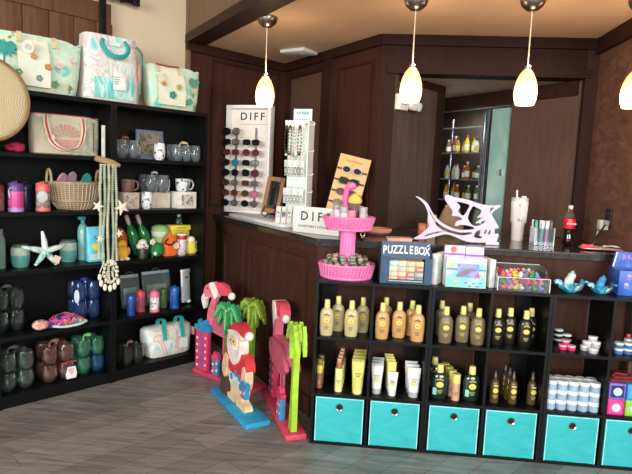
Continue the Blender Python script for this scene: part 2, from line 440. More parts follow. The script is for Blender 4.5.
# pendant lamps: satin nickel canopy, thin cord, glowing egg shade
k = NT('lit_shade_glass'); k.set(.3)
tc = k.coords((1, 1, 1)); sp = k.add('ShaderNodeSeparateXYZ'); k.link(tc, sp.inputs[0])
mr = k.add('ShaderNodeMapRange'); mr.inputs['From Min'].default_value = -.56; mr.inputs['From Max'].default_value = -.36
k.link(sp.outputs['Z'], mr.inputs['Value'])
colr = k.ramp(mr.outputs['Result'], [(0, (255, 222, 170)), (.4, (255, 200, 130)), (.75, (240, 160, 92)), (1, (215, 128, 66))])
st = k.add('ShaderNodeMapRange'); st.inputs['From Min'].default_value = .2; st.inputs['From Max'].default_value = .85
st.inputs['To Min'].default_value = 4.6; st.inputs['To Max'].default_value = 1.3; k.link(mr.outputs['Result'], st.inputs['Value'])
k.link(colr, k.b.inputs['Emission Color']); k.link(st.outputs['Result'], k.b.inputs['Emission Strength'])
k.b.inputs['Base Color'].default_value = lin((235, 200, 150))
shade_m = k.m
nickel = M((150, 140, 130), .3, 1)
def pendant(label, x, y):
    t = thing('pendant_lamp', label, 'lamp', (x, y, 2.449), 0, 'amber glass pendants over the bar')
    bm = nb(); lathe(bm, [(0, 0), (.066, 0), (.066, -.012), (.058, -.035), (.034, -.058), (.012, -.066), (0, -.066)], 28); P('canopy', bm, nickel, t)
    bm = nb(); cyl(bm, (0, 0, -.06), (0, 0, -.365), .0035, n=8); P('cord', bm, M((215, 190, 160), .5), t)
    bm = nb(); lathe(bm, [(0, -.345), (.012, -.347), (.017, -.352), (.017, -.368), (0, -.37)], 16); P('socket_cap', bm, nickel, t)
    bm = nb(); prof = [(.014, -.366), (.024, -.376), (.037, -.394), (.050, -.424), (.0585, -.458), (.0615, -.49), (.058, -.525), (.048, -.556), (.044, -.556), (.054, -.52), (.057, -.49)]
    lathe(bm, prof, 32); P('lamp_shade', bm, shade_m, t)
    bm = nb(); sph(bm, (0, 0, -.49), .03, 14, 8); b = P('bulb', bm, bulb_m, t)
    l = bpy.data.lights.new('pendant_glow', 'POINT'); l.energy = 2.4; l.color = (1, .72, .45); l.shadow_soft_size = .03
    lo = bpy.data.objects.new('pendant_glow', l); COL.objects.link(lo); lo.location = (x+.022, y, 2.449-.335)
    return t
k = NT('bulb_glow'); k.b.inputs['Emission Color'].default_value = lin((255, 215, 160)); k.b.inputs['Emission Strength'].default_value = 60
k.b.inputs['Base Color'].default_value = lin((255, 240, 220)); bulb_m = k.m
pendant('amber pendant lamp in front of the white sunglasses display', -.448, .72)
pendant('amber pendant lamp beside the white emergency light', .455, .30)
pendant('amber pendant lamp hanging in line with the white tumbler', 1.068, .27)
pendant('amber pendant lamp nearest the mottled brown wall, cut off by the picture edge', 1.615, .25)
# ================================================================ the two black bookcases
def bookcase(label, s0, s1):
    t = thing('bookcase', label, 'bookcase', W(s0, 0, 0), TH, 'black bookcases along the tan wall'); w = s1-s0; th = .02
    for x in (th/2, w-th/2):
        bm = nb(); box(bm, (x, .15, CASE_H/2), (th, .30, CASE_H)); P('side_panel', bm, black_lam, t)
    bm = nb(); box(bm, (w/2, .15, CASE_H-.0125), (w-2*th, .30, .025)); P('top_panel', bm, black_lam, t)
    bm = nb(); box(bm, (w/2, .296, CASE_H/2), (w-2*th, .006, CASE_H-.05)); P('back_panel', bm, black_lam, t)
    for z in SHELF_Z:
        bm = nb(); box(bm, (w/2, .146, z-.012), (w-2*th, .292, .024)); P('shelf', bm, black_lam, t)
    bm = nb(); box(bm, (w/2, .02, .033), (w-2*th, .016, .066)); P('kick_board', bm, black_lam, t)
    return t
bookcase('black five shelf bookcase holding the wicker basket and starfish', -.04, .668)
bookcase('black five shelf bookcase nearest the bar, holding mugs and a marbled cooler bag', .670, 1.397)

# ================================================================ the three black cube units
CZ = [.015, .289, .603, .912]      # bottom board top, bin-shelf top, bottle-shelf top, unit top
UX = [0, .613, 1.226]; UW = .611
def cube_unit(label, x):
    t = thing('cube_organizer', label, 'shelf unit', (x, 0, 0), 0, 'black cube units in front of the bar'); th = .015
    for a in (th/2, UW-th/2):
        bm = nb(); box(bm, (a, .147, .456), (th, .294, .912)); P('side_panel', bm, black_lam, t)
    for z0, z1 in ((0, .015), (.897, .912)):
        bm = nb(); box(bm, (UW/2, .147, (z0+z1)/2), (UW-2*th, .294, z1-z0)); P('top_panel' if z0 else 'bottom_panel', bm, black_lam, t)
    for z in (CZ[1], CZ[2]):
        bm = nb(); box(bm, (UW/2, .147, z-.0075), (UW-2*th, .294, .015)); P('shelf', bm, black_lam, t)
    for z0, z1 in ((.015, .274), (.289, .588), (.603, .897)):
        bm = nb(); box(bm, (UW/2, .147, (z0+z1)/2), (.014, .294, z1-z0)); P('divider', bm, black_lam, t)
    for z0, z1 in ((.289, .588), (.603, .897)):
        for sx in (0, 1):
            bm = nb(); box(bm, ((.0575 if not sx else UW-.0575) , .292, (z0+z1)/2), (.085, .004, z1-z0)); P('back_shade_strip', bm, black_lam, t)  # black strips over the open back stand in for shade inside the cubbies
    return t
cube_unit('black cube unit nearest the flamingos, under the pink two tier basket', UX[0])
cube_unit('middle black cube unit, with dark lotion bottles on its top row', UX[1])
cube_unit('black cube unit nearest the plaster wall, holding stacked white and blue tins', UX[2])

k = NT('turquoise_bin_cloth'); k.set(.75, 0, .25)
f = k.noise(k.coords((1, 1, 2.5), (0, .5, 0)), 5, 3, .5, .6)
k.link(k.ramp(f, [(.3, (48, 164, 168)), (.7, (60, 180, 183))]), k.b.inputs['Base Color']); k.bump(f, .5, .03)
bin_m = k.m
def fabric_bin(label, x):
    t = thing('fabric_bin', label, 'bin', (x, .008, CZ[0]+.0006), 0, 'turquoise fabric bins in the bottom row')
    w, d, h = .262, .26, .252
    bm = nb()
    n = 10                                             # softly rumpled front
    rows = []
    for j in range(n+1):
        rows.append([Vector((-w/2+w*i/n, -.003*math.sin(PI*i/n)*math.sin(PI*j/n)-.0015*math.sin(i*2.1+j*1.3), h*j/n)) for i in range(n+1)])
    loft(bm, rows, closed=False); P('front_panel', bm, bin_m, t, 60)
    bm = nb(); box(bm, (-w/2+.003, d/2+.001, h/2), (.006, d-.003, h)); box(bm, (w/2-.003, d/2+.001, h/2), (.006, d-.003, h))
    box(bm, (0, d-.003, h/2), (w-.012, .006, h)); box(bm, (0, d/2, .003), (w-.012, d-.014, .006)); P('body', bm, bin_m, t)
    bm = nb()
    for x0 in (-w/2+.003, w/2-.003): box(bm, (x0, -.001, h/2), (.005, .004, h))
    box(bm, (0, -.001, h-.003), (w-.012, .004, .005)); P('edge_piping', bm, M((150, 222, 222), .7), t)
    bm = nb(); gm = Matrix.Translation((0, -.0045, h-.052)) @ Matrix.Rotation(PI/2, 4, 'X')
    lathe(bm, [(.0135, -.002), (.0165, 0), (.020, .002), (.0215, -.002)], 24, mat=gm); g = P('grommet', bm, chrome, t)
    bm = nb(); lathe(bm, [(0, .0), (.0145, .0)], 20, mat=gm); P('grommet_hole', bm, M((6, 8, 9), .8), t)
    return t
cubx = []
for u in UX: cubx += [u+.015+.1415, u+UW-.015-.1415]
bl = ['turquoise fabric bin at the flamingo end of the row', 'turquoise fabric bin under the cubby of white tubes', 'turquoise fabric bin under the dark green gel bottles',
      'turquoise fabric bin under the brown spray bottles', 'turquoise fabric bin under the stacked white and blue tins', 'turquoise fabric bin under the bright coloured boxes']
fb = fabric_bin(bl[0], cubx[0])
for x, l in zip(cubx[1:], bl[1:]): dup(fb, (x, .008, CZ[0]+.0006), 0, l)

# ================================================================ lotions in the cubbies
cap_m = M((226, 214, 130), .45, 0, .4)
sun_m = M((232, 214, 96), .5)
def marks(bm, w, y, z, s, n=3):
    for i in range(n): box(bm, (0, y, z-i*.007*s), (w*(1-.2*i), .0008, .0026*s))
def lotion(name, label, body, ink, loc, group, h=.198, w=.077, flat=.56, capm=None, rz=0):
    t = thing(name, label, 'bottle', loc, rz, group)
    bh = h*.78; r = w/2
    bm = nb(); lathe(bm, [(0, 0), (r*.80, 0), (r*.88, .004), (r*.97, bh*.3), (r, bh*.6), (r*.96, bh*.78), (r*.80, bh*.90), (r*.52, bh*.97), (r*.36, bh), (0, bh)], 24, sx=1, sy=flat)
    P('body', bm, body, t, 60)
    bm = nb(); lathe(bm, [(0, bh-.001), (r*.40, bh-.001), (r*.41, bh+.004), (r*.36, h-.003), (r*.32, h), (0, h)], 18); P('cap', bm, capm or cap_m, t)
    fy = -r*flat*.99
    bm = nb(); disc(bm, (0, fy-.001, bh*.56), r*.42, 20, .0022, 1, .82); P('sun_emblem', bm, sun_m, t)
    bm = nb()
    for k_ in range(-2, 3): box(bm, (k_*r*.16, fy-.0015, bh*.78-abs(k_)*.003), (r*.10, .003, .010-abs(k_)*.0015), rot=(0, k_*.35, 0))
    marks(bm, r*.7, fy-.001, bh*.34, 1, 3)
    disc(bm, (-r*.13, fy-.0032, bh*.575), r*.08, 8, .0006); disc(bm, (r*.13, fy-.0032, bh*.575), r*.08, 8, .0006)
    box(bm, (0, fy-.0034, bh*.53), (r*.3, .0006, .002))
    P('lettering', bm, ink, t)
    return t
cream = M((188, 172, 126), .35); orange = M((196, 150, 92), .35); khaki = M((112, 98, 70), .35); black_b = M((26, 23, 20), .25)
ink_d = M((84, 72, 44), .6); ink_l = M((206, 190, 110), .6)
Z1 = CZ[2]+.0005
spec = [('cream', cream, ink_d, 'cream lotion bottle with yellow cap', 'cream lotion bottles',
         [(.062, .045, 'front one nearest the flamingos'), (.118, .145, 'rear one nearest the flamingos'), (.196, .055, 'front, second from the flamingos'), (.256, .15, 'rear one beside the orange bottles')]),
        ('orange', orange, ink_d, 'orange tan lotion bottle with yellow cap', 'orange lotion bottles',
         [(.362, .05, 'front, nearest the cream bottles'), (.385, .19, 'rear, beside the divider'), (.455, .095, 'standing in the middle of its cubby'), (.528, .15, 'rear, beside the khaki bottles'), (.551, .045, 'front, beside the khaki bottles')]),
        ('khaki', khaki, ink_l, 'khaki brown lotion bottle with yellow cap', 'khaki lotion bottles',
         [(.70, .055, 'front, nearest the orange bottles'), (.695, .20, 'rear, only its cap showing, nearest the orange bottles'), (.795, .095, 'in the middle of its cubby'), (.845, .18, 'rear, beside the black bottles'), (.871, .062, 'front, beside the black bottles')]),
        ('black', black_b, ink_l, 'black lotion bottle with yellow cap', 'black lotion bottles',
         [(.976, .08, 'front, nearest the khaki bottles'), (1.05, .12, 'behind the first black bottle'), (1.122, .08, 'front, second pair'), (1.168, .15, 'rear, nearest the little tins')])]
for nm, body, ink, lab, grp, pos in spec:
    first = None
    for x, y, where in pos:
        l = lab+', '+where
        if first is None: first = lotion('lotion_bottle', l, body, ink, (x, y, Z1), grp)
        else: dup(first, (x, y, Z1), random.uniform(-.12, .12), l)

def tubeobj(name, label, body, capm, loc, group, h=.18, w=.05, caph=.03, band=None, ink=None, top=None):
    """squeeze tube standing on its cap: round at the bottom, crimped flat on top"""
    t = thing(name, label, 'tube', loc, 0, group); r = w*.40
    rings = []; n = 20
    for f, rx, ry in ((0, r, r), (.35, r*1.08, r*.8), (.75, w/2, r*.35), (.93, w/2, .0022), (1, w/2, .0018)):
        z = caph+(h-caph)*f; rings.append([Vector((rx*math.cos(2*PI*i/n), ry*math.sin(2*PI*i/n), z)) for i in range(n)])
    bm = nb(); loft(bm, rings); P('body', bm, body, t, 60)
    bm = nb(); lathe(bm, [(0, 0), (r*.9, 0), (r*.94, .003), (r*.98, caph), (0, caph)], 18); P('cap', bm, capm, t)
    if top:
        bm = nb(); box(bm, (0, 0, h-.004), (w*1.01, .0052, .014)); P('crimp', bm, top, t)
    bm = nb()
    marks(bm, w*.5, -r*.72, caph+(h-caph)*.55, 1.2, 3); P('lettering', bm, ink or ink_d, t)
    bm = nb(); disc(bm, (0, -r*.86, caph+(h-caph)*.36), w*.17, 16, .0025); P('sun_emblem', bm, sun_m, t)
    return t
Z2 = CZ[1]+.0005
def stick(name, label, parts, loc, group, cat='stick', ink=None):
    """slim round lotion stick: parts = (name, colour, r, z0, z1)"""
    t = thing(name, label, cat, loc, 0, group)
    for nm, m, r, z0, z1 in parts:
        bm = nb(); lathe(bm, [(0, z0), (r, z0), (r, z1-.002), (r*.93, z1), (0, z1)], 16); P(nm, bm, m, t)
    if ink:
        zz = (parts[0][3]+parts[0][4])/2
        bm = nb(); marks(bm, parts[0][2]*1.1, -parts[0][2]*1.0, zz, .8, 4); P('lettering', bm, ink, t)
    return t
brown_r = M((150, 96, 70), .4); yel = M((214, 204, 104), .45); olive = M((128, 122, 50), .4); pale_y = M((226, 222, 140), .45)
def row(first, pts, labels):
    for p, l in zip(pts, labels): dup(first, p, random.uniform(-.06, .06), l)
f = stick('lip_balm_stick', 'slim brown and yellow stick with olive cap, front, at the flamingo end', [('tube', brown_r, .017, 0, .085), ('band', yel, .0172, .085, .13), ('cap', olive, .0165, .13, .165)], (.034, .085, Z2), 'slim brown and yellow sticks', 'stick', ink_l)
row(f, [(.036, .15, Z2)], ['slim brown and yellow stick with olive cap, behind the front one'])
f = stick('lotion_stick', 'tall slim yellow stick with brown top, front of its row of four', [('tube', pale_y, .021, 0, .13), ('cap', brown_r, .016, .13, .165), ('nozzle', M((190, 150, 120), .4), .013, .165, .185)], (.143, .055, Z2), 'tall slim yellow sticks', 'stick', ink_d)
row(f, [(.146, .115, Z2), (.149, .175, Z2), (.152, .235, Z2)], ['tall slim yellow stick with brown top, second in its row', 'tall slim yellow stick with brown top, third in its row', 'tall slim yellow stick with brown top, rearmost in its row'])
names = ['front of its row', 'second in its row', 'third in its row', 'fourth in its row', 'rearmost in its row']
def tube_row(lab, body, capm, x, y0, n, grp, dx=.003, dy=.05, **kw):
    f = tubeobj('lotion_tube', lab+', '+names[0], body, capm, (x, y0, Z2), grp, **kw)
    row(f, [(x+dx*i, y0+dy*i, Z2) for i in range(1, n)], [lab+', '+(names[i] if i < n-1 else names[4]) for i in range(1, n)])
tube_row('pale yellow lotion tube with cream cap', yel, pale_y, .247, .045, 4, 'pale yellow lotion tubes', dy=.058, h=.188, w=.07, top=M((168, 158, 84), .5))
white_t = M((222, 224, 220), .4); grey_t = M((170, 174, 172), .4)
tube_row('white lotion tube with silver crimp beside the divider', white_t, grey_t, .352, .07, 3, 'white lotion tubes next to the divider', h=.165, w=.065, top=grey_t)
f = tubeobj('lotion_tube', 'white lotion tube in front of the pale yellow ones', white_t, white_t, (.437, .055, Z2), 'white and yellow tubes in the middle', h=.13, w=.056)
f2 = tubeobj('lotion_tube', 'pale yellow tube with white cap, right behind the white one', yel, white_t, (.432, .105, Z2), 'white and yellow tubes in the middle', h=.17, w=.05)
row(f2, [(.428, .15, Z2), (.424, .195, Z2), (.42, .24, Z2)], ['pale yellow tube with white cap, second behind the white one', 'pale yellow tube with white cap, third behind the white one', 'pale yellow tube with white cap, rearmost of its row'])
tube_row('broad white lotion tube beside the green gel bottles', white_t, grey_t, .552, .06, 3, 'broad white lotion tubes', dx=-.004, dy=.055, h=.16, w=.07)
# green gels, pink tubes, brown sprays
k = NT('dark_green_gel'); k.set(.12, 0, .5); k.b.inputs['Base Color'].default_value = lin((24, 46, 36)); k.b.inputs['Coat Weight'].default_value = .6
green_b = k.m
mint = M((150, 200, 190), .4)
def gel(label, loc, group):
    t = lotion('gel_bottle', label, green_b, ink_l, loc, group, h=.19, w=.092, flat=.5, capm=cap_m)
    bm = nb(); box(bm, (-.026, -.0215, .045), (.02, .001, .038), rot=(0, 0, -.35)); P('side_label', bm, mint, t)
    return t
f = gel('dark green gel bottle in front, beside the white tubes', (.69, .065, Z2), 'dark green gel bottles')
dup(f, (.675, .185, Z2), .05, 'dark green gel bottle at the rear, only cap and shoulder showing')
dup(f, (.862, .07, Z2), .05, 'dark green gel bottle standing alone beside the centre divider')
pink_t = M((198, 150, 122), .4)
f = stick('lotion_stick', 'pinkish stick with yellow cap, front of its row', [('tube', pink_t, .022, 0, .095), ('cap', yel, .0225, .095, .145)], (.778, .06, Z2), 'pinkish sticks with yellow caps', 'stick', ink_d)
row(f, [(.766, .115, Z2), (.754, .17, Z2), (.742, .225, Z2)], ['pinkish stick with yellow cap, second in its row', 'pinkish stick with yellow cap, third in its row', 'pinkish stick with yellow cap, rearmost in its row'])
spray_b = M((84, 66, 40), .25); spray_c = M((50, 40, 34), .3)
def spray(label, loc, group, body=spray_b):
    t = thing('spray_bottle', label, 'bottle', loc, 0, group)
    bm = nb(); lathe(bm, [(0, 0), (.022, 0), (.024, .004), (.024, .10), (.020, .118), (.011, .128), (0, .128)], 18); P('body', bm, body, t, 60)
    bm = nb(); lathe(bm, [(0, .127), (.013, .127), (.013, .15), (.009, .156), (.009, .178), (0, .18)], 14); P('nozzle', bm, spray_c, t)
    bm = nb(); disc(bm, (0, -.0245, .072), .014, 16, .002); P('sun_emblem', bm, sun_m, t)
    bm = nb(); marks(bm, .026, -.0245, .046, 1, 3); box(bm, (0, -.0245, .098), (.024, .001, .008)); P('lettering', bm, ink_l, t)
    return t
f = spray('brown spray bottle standing alone beside the divider, next to the green gels', (.985, .07, Z2), 'brown spray bottles')
row(f, [(1.082, .075, Z2), (1.075, .13, Z2), (1.066, .19, Z2)], ['brown spray bottle in front of the row of three', 'brown spray bottle second in the row of three', 'brown spray bottle rearmost in the row of three'])
dup(f, (1.185, .085, Z2), .1, 'brown spray bottle beside the stacked tins')
# tins: white lid, pale blue body
def tin(label, loc, group, r=.027, h=.052, body=(150, 176, 196), lid=(222, 226, 226), nm='balm_tin'):
    t = thing(nm, label, 'tin', loc, 0, group)
    bm = nb(); lathe(bm, [(0, 0), (r*.94, 0), (r*.97, .003), (r*.97, h*.62), (0, h*.62)], 20); P('body', bm, M(body, .35), t)
    bm = nb(); lathe(bm, [(0, h*.62), (r, h*.62), (r, h*.96), (r*.94, h), (0, h)], 20); P('lid', bm, M(lid, .35), t)
    return t
tl = 'white lidded pale blue tin, %s layer, %s column of the stack'
cols = ['first', 'second', 'third', 'fourth', 'fifth']; lays = ['bottom', 'middle', 'top']
f = None; h_t = .0525
for b in (0, 1):
    for i in range(5):
        for j in range(3):
            p = (1.2735+i*.0552, .05+b*.057, Z2+j*h_t)
            lab = (tl % (lays[j], cols[i]))+(', front row' if b == 0 else ', back row')
            if f is None: f = tin(lab, p, 'white and blue tins stacked in a block', h=.052)
            else: dup(f, p, random.uniform(-1, 1), lab)
dk = (30, 30, 32)
f = None
for i, (x, y, z, lab) in enumerate([(1.335, .20, 0, 'black jar with white lid, bottom of the stack behind the pink tins'), (1.335, .20, .027, 'black jar with white lid, middle of the stack behind the pink tins'), (1.335, .20, .054, 'black jar with white lid, top of the stack behind the pink tins'),
                             (1.383, .205, 0, 'black jar with white lid, bottom of the shorter stack'), (1.383, .205, .027, 'black jar with white lid, top of the shorter stack')]):
    if f is None: f = tin(lab, (x, y, Z1+z), 'black jars with white lids', .024, .0265, dk, nm='cosmetic_jar')
    else: dup(f, (x, y, Z1+z), i, lab)
f = None
for i, (x, y, z, lab) in enumerate([(1.323, .085, 0, 'pink tin at the bottom of its pile beside the black bottles'), (1.366, .08, 0, 'pink tin standing at the side of the pink pile'), (1.335, .085, .027, 'pink tin on top of the pink pile')]):
    if f is None: f = tin(lab, (x, y, Z1+z), 'pink tins', .021, .0265, (206, 50, 98), (226, 180, 190))
    else: dup(f, (x, y, Z1+z), i, lab)
f = None
for i, (x, y, z, lab) in enumerate([(1.443, .10, 0, 'white tin, bottom left of the white pile'), (1.490, .095, 0, 'white tin, bottom right of the white pile'), (1.467, .055, 0, 'white tin, front bottom of the white pile'),
                                   (1.447, .09, .027, 'white tin, second layer left of the white pile'), (1.494, .09, .027, 'white tin, second layer right of the white pile'), (1.475, .09, .054, 'white tin on the very top of the white pile')]):
    if f is None: f = tin(lab, (x, y, Z1+z), 'white tins', .0235, .0265, (190, 186, 188), (236, 236, 236))
    else: dup(f, (x, y, Z1+z), i, lab)
f = None
for i, (x, y, z, lab) in enumerate([(1.605, .08, 0, 'blue banded tin, bottom of the pile at the plaster wall end'), (1.605, .08, .031, 'blue banded tin, middle of the pile at the plaster wall end'), (1.655, .085, 0, 'blue banded tin, bottom of the second pile at the plaster wall end'), (1.655, .085, .031, 'blue banded tin, top of the second pile at the plaster wall end'),(1.61, .16, 0, 'blue banded tin behind the piles at the plaster wall end')]):
    if f is None: f = tin(lab, (x, y, Z1+z), 'blue banded tins', .024, .030, (70, 110, 160), (220, 226, 230))
    else: dup(f, (x, y, Z1+z), i, lab)
sp = stick('pump_bottle', 'small clear bottle with red cap beyond the blue banded tins', [('body', M((190, 200, 205), .2), .02, 0, .06), ('cap', M((190, 60, 60), .3), .012, .06, .085)], (1.69, .17, Z1), None, 'bottle')
# bright boxes beside the tins
def gift_card_box(label, col, face, x, y, z, w=.082, h=.085, d=.09):
    t = thing('soap_box', label, 'box', (x, y, z), 0, 'bright square boxes with round windows')
    bm = nb(); box(bm, (0, 0, h/2), (w, d, h), bev=.003); P('carton', bm, M(col, .4), t)
    bm = nb(); box(bm, (0, -d/2-.0008, h/2), (w*.8, .0012, h*.74)); P('label_panel', bm, M(face, .4), t)
    bm = nb(); disc(bm, (0, -d/2-.003, h/2), w*.27, 24, .0018); P('window', bm, M((190, 206, 220), .2), t)
    return t
for lab, c, f_, x, y, z in [('hot pink box with round window, bottom of the stack by the tins', (206, 40, 120), (220, 70, 150), 1.583+.01, .06, 0), ('navy and lilac box with round window, on the hot pink box', (120, 100, 190), (30, 36, 90), 1.594, .061, .0855),
                      ('lime green box with round window next to the hot pink one', (130, 190, 60), (150, 205, 70), 1.683, .06, 0), ('sky blue box with round window on the lime green one', (50, 140, 200), (70, 160, 215), 1.684, .061, .0855)]:
    gift_card_box(lab, c, f_, x, y, Z2+z)
k_ = thing('folded_shirt', 'dark red folded cloth lying on top of the navy box', 'cloth', (1.62, .095, Z2+.172), .1)
bm = nb(); box(bm, (0, 0, .008), (.13, .12, .015), bev=.006); box(bm, (.01, .0, .023), (.11, .11, .014), bev=.006); P('folds', bm, M((120, 34, 34), .9), k_)
bm = nb(); tube(bm, spline([(-.05, -.05, .033), (-.02, -.02, .036), (.03, -.03, .034), (.05, .03, .033)], 5), .004); P('cord', bm, M((150, 50, 44), .9), k_)
# ================================================================ things on the bookcases
T_ = CASE_H+.0005
S1, S2, S3, S4, S5 = [z+.0005 for z in SHELF_Z]
def L(s, dep, z): return W(s, dep, z)
tote_print = blotch('beach_print', [(0, (64, 190, 190)), (.38, (120, 214, 204)), (.46, (226, 224, 196)), (.56, (176, 226, 212)), (.63, (232, 214, 170)), (.68, (70, 150, 130))], 9, .75, 'LINEAR', 3)
tote_pale = blotch('pale_print', [(0, (150, 216, 204)), (.42, (222, 226, 204)), (.6, (236, 230, 208)), (.7, (140, 208, 200))], 8, .75, 'LINEAR', 3)
marble_m = swirl('marbled_print', [(.28, (90, 196, 190)), (.36, (206, 224, 218)), (.44, (232, 228, 222)), (.48, (190, 190, 190)), (.52, (232, 226, 220)), (.57, (226, 190, 190)), (.60, (236, 230, 224)), (.68, (120, 204, 196)), (.74, (214, 216, 210))], 5, 2.4)
teal_strap = M((30, 158, 150), .7)
def bag_body(bm, wb, wt, db, dt, h, bulge=.02, wavy=.012, n=36, open_top=True):
    rings = []
    def rr(w, d, z, wv):
        pts = []
        for i in range(n):
            a = 2*PI*i/n; ca, sa = math.cos(a), math.sin(a); e = .42
            x = math.copysign(abs(ca)**e, ca)*w/2; y = math.copysign(abs(sa)**e, sa)*d/2
            pts.append(Vector((x, y, z+wv*math.sin(3*a+.6)+wv*.6*math.cos(5*a))))
        return pts
    for f in (0, .03, .15, .35, .6, .85, 1):
        w = wb+(wt-wb)*f**.8; d = db+(dt-db)*f + bulge*math.sin(PI*f)*2
        rings.append(rr(w-(.02 if f == 0 else 0), d-(.02 if f == 0 else 0), h*f, wavy*f*f))
    if open_top:
        rings.append(rr(wt-.008, max(dt-.008, .004), h*.985, wavy)); rings.append(rr(wt*.86, max(db*.5, .01), h*.3, 0))
    return loft(bm, rings)
def loop(x, w, y, z0, z1, n=12, sag=0):
    return [Vector((x+w/2*math.cos(PI*(1-i/n)), y-sag*math.sin(PI*i/n), z0+(z1-z0)*math.sin(PI*i/n))) for i in range(n+1)]
def palm_pts(w, h):
    """a drooping palm crown, flat outline round (0,0)=trunk top"""
    tips = [(-1, -.25), (-.86, -.72), (-.42, -1.0), (.0, -.95), (.48, -1.0), (.9, -.62), (1, -.15)]
    out = [(-.12, -.1)]
    mids = [(-.55, .42), (-.62, .12), (-.45, -.3), (-.12, -.42), (.22, -.4), (.5, -.1), (.6, .38)]
    res = [(-.1, .30)]
    res += [(-.45, .52), (-.85, .28), (-1.0, -.22), (-.74, -.06), (-.78, -.38), (-.86, -.78), (-.58, -.42), (-.54, -.70), (-.46, -1.0), (-.26, -.56), (-.14, -.9), (-.04, -.52),
            (.10, -.92), (.18, -.5), (.36, -.78), (.50, -1.0), (.52, -.55), (.68, -.5), (.92, -.70), (.74, -.22), (.86, -.12), (1.0, -.30), (.92, .16), (.55, .50), (.12, .32)]
    return [(x*w/2, z*h/2) for x, z in res]

# --- tote bags on top
def tote(label, s, w, h, d, mat, group, tag_at=None):
    t = thing('tote_bag', label, 'bag', L(s, .14, T_), TH, group)
    bm = nb(); bag_body(bm, w*.84, w, d*.8, d*.55, h, .02, .010); P('body', bm, mat, t, 50)
    return t
tb1 = tote('wide turquoise and cream beach print tote bag next to the straw hat', .245, .53, .325, .17, tote_print, 'beach print totes on the bookcases')
bm = nb(); rows = []
for j in range(7):
    f = j/6; rows.append([Vector((-.045+.18*i/8-.09, -.1-.006-.012*math.sin(PI*f)+.042*f*f, .03+.27*f)) for i in range(9)])
loft(bm, rows, closed=False); P('front_panel', bm, tote_pale, tb1)
for k_, (x, z, c, r) in enumerate([(-.05, .20, (206, 140, 90), .026), (.03, .15, (200, 130, 80), .030), (.10, .17, (226, 190, 180), .028), (-.13, .10, (110, 150, 120), .028), (.07, .06, (96, 136, 112), .030), (-.02, .08, (104, 150, 126), .028), (.18, .22, (226, 190, 190), .028)]):
    bm = nb()
    for a in range(5): disc(bm, (x+r*.42*math.cos(a*1.257), -.112, z+r*.42*math.sin(a*1.257)), r*.30, 8, .003)
    P('flower_applique', bm, M(c, .8), tb1)
bm = nb(); prism(bm, palm_pts(.13, .12), -.105, -.101, (-.2, .235)); prism(bm, [(-.212, .1), (-.202, .1), (-.196, .26), (-.204, .26)], -.106, -.102); P('palm_applique', bm, M((52, 150, 144), .8), tb1)
for s_ in (-1, 1):
    bm = nb(); strap(bm, [Vector((-.12 if s_ < 0 else .075, -.085+.0*i, .27+.02*i)) for i in range(4)] , (1, 0, 0), .026, .005); P('strap', bm, M((206, 190, 150), .8), tb1)
bm = nb(); cyl(bm, (-.085, -.122, .245), (-.085, -.118, .245), .036, n=24); P('round_tag', bm, M((226, 224, 210), .7), tb1)
bm = nb(); cyl(bm, (-.085, -.125, .245), (-.085, -.122, .245), .018, n=20); P('tag_print', bm, M((190, 190, 180), .7), tb1)
tb3 = tote('small turquoise beach print tote bag at the bar end of the bookcase top', 1.17, .44, .30, .15, tote_print, 'beach print totes on the bookcases')
bm = nb(); rows = []
for j in range(7):
    f = j/6; rows.append([Vector((-.16+.22*i/8, -.095-.012*math.sin(PI*f)+.042*f*f, .03+.25*f)) for i in range(9)])
loft(bm, rows, closed=False); P('front_panel', bm, tote_pale, tb3)
for x, z, c, r in [(-.05, .10, (60, 140, 110), .04), (-.12, .17, (206, 140, 90), .026), (.0, .16, (180, 170, 90), .03), (.12, .15, (210, 180, 130), .03), (.09, .07, (70, 160, 130), .035)]:
    bm = nb()
    for a in range(5): disc(bm, (x+r*.42*math.cos(a*1.257), -.108, z+r*.42*math.sin(a*1.257)), r*.30, 8, .003)
    P('flower_applique', bm, M(c, .8), tb3)
bm = nb(); prism(bm, palm_pts(.09, .09), -.098, -.094, (.13, .22)); prism(bm, [(.124, .1), (.132, .1), (.136, .23), (.13, .23)], -.097, -.093); P('palm_applique', bm, M((96, 136, 120), .8), tb3)
for x in (-.15, .02):
    bm = nb(); strap(bm, [Vector((x, -.075, .25)), Vector((x, -.062, .285)), Vector((x+.005, -.03, .31)), Vector((x+.01, .0, .29))], (1, 0, 0), .022, .005); P('strap', bm, M((214, 196, 156), .8), tb3)
bm = nb(); tube(bm, [Vector((-.15, -.05, .304)), Vector((-.06, -.055, .300)), Vector((.03, -.05, .306))], .006); P('rim_binding', bm, M((166, 50, 50), .8), tb3)
bm = nb(); cyl(bm, (-.14, -.105, .2), (-.14, -.101, .2), .028, n=22); P('round_tag', bm, M((214, 206, 176), .7), tb3)

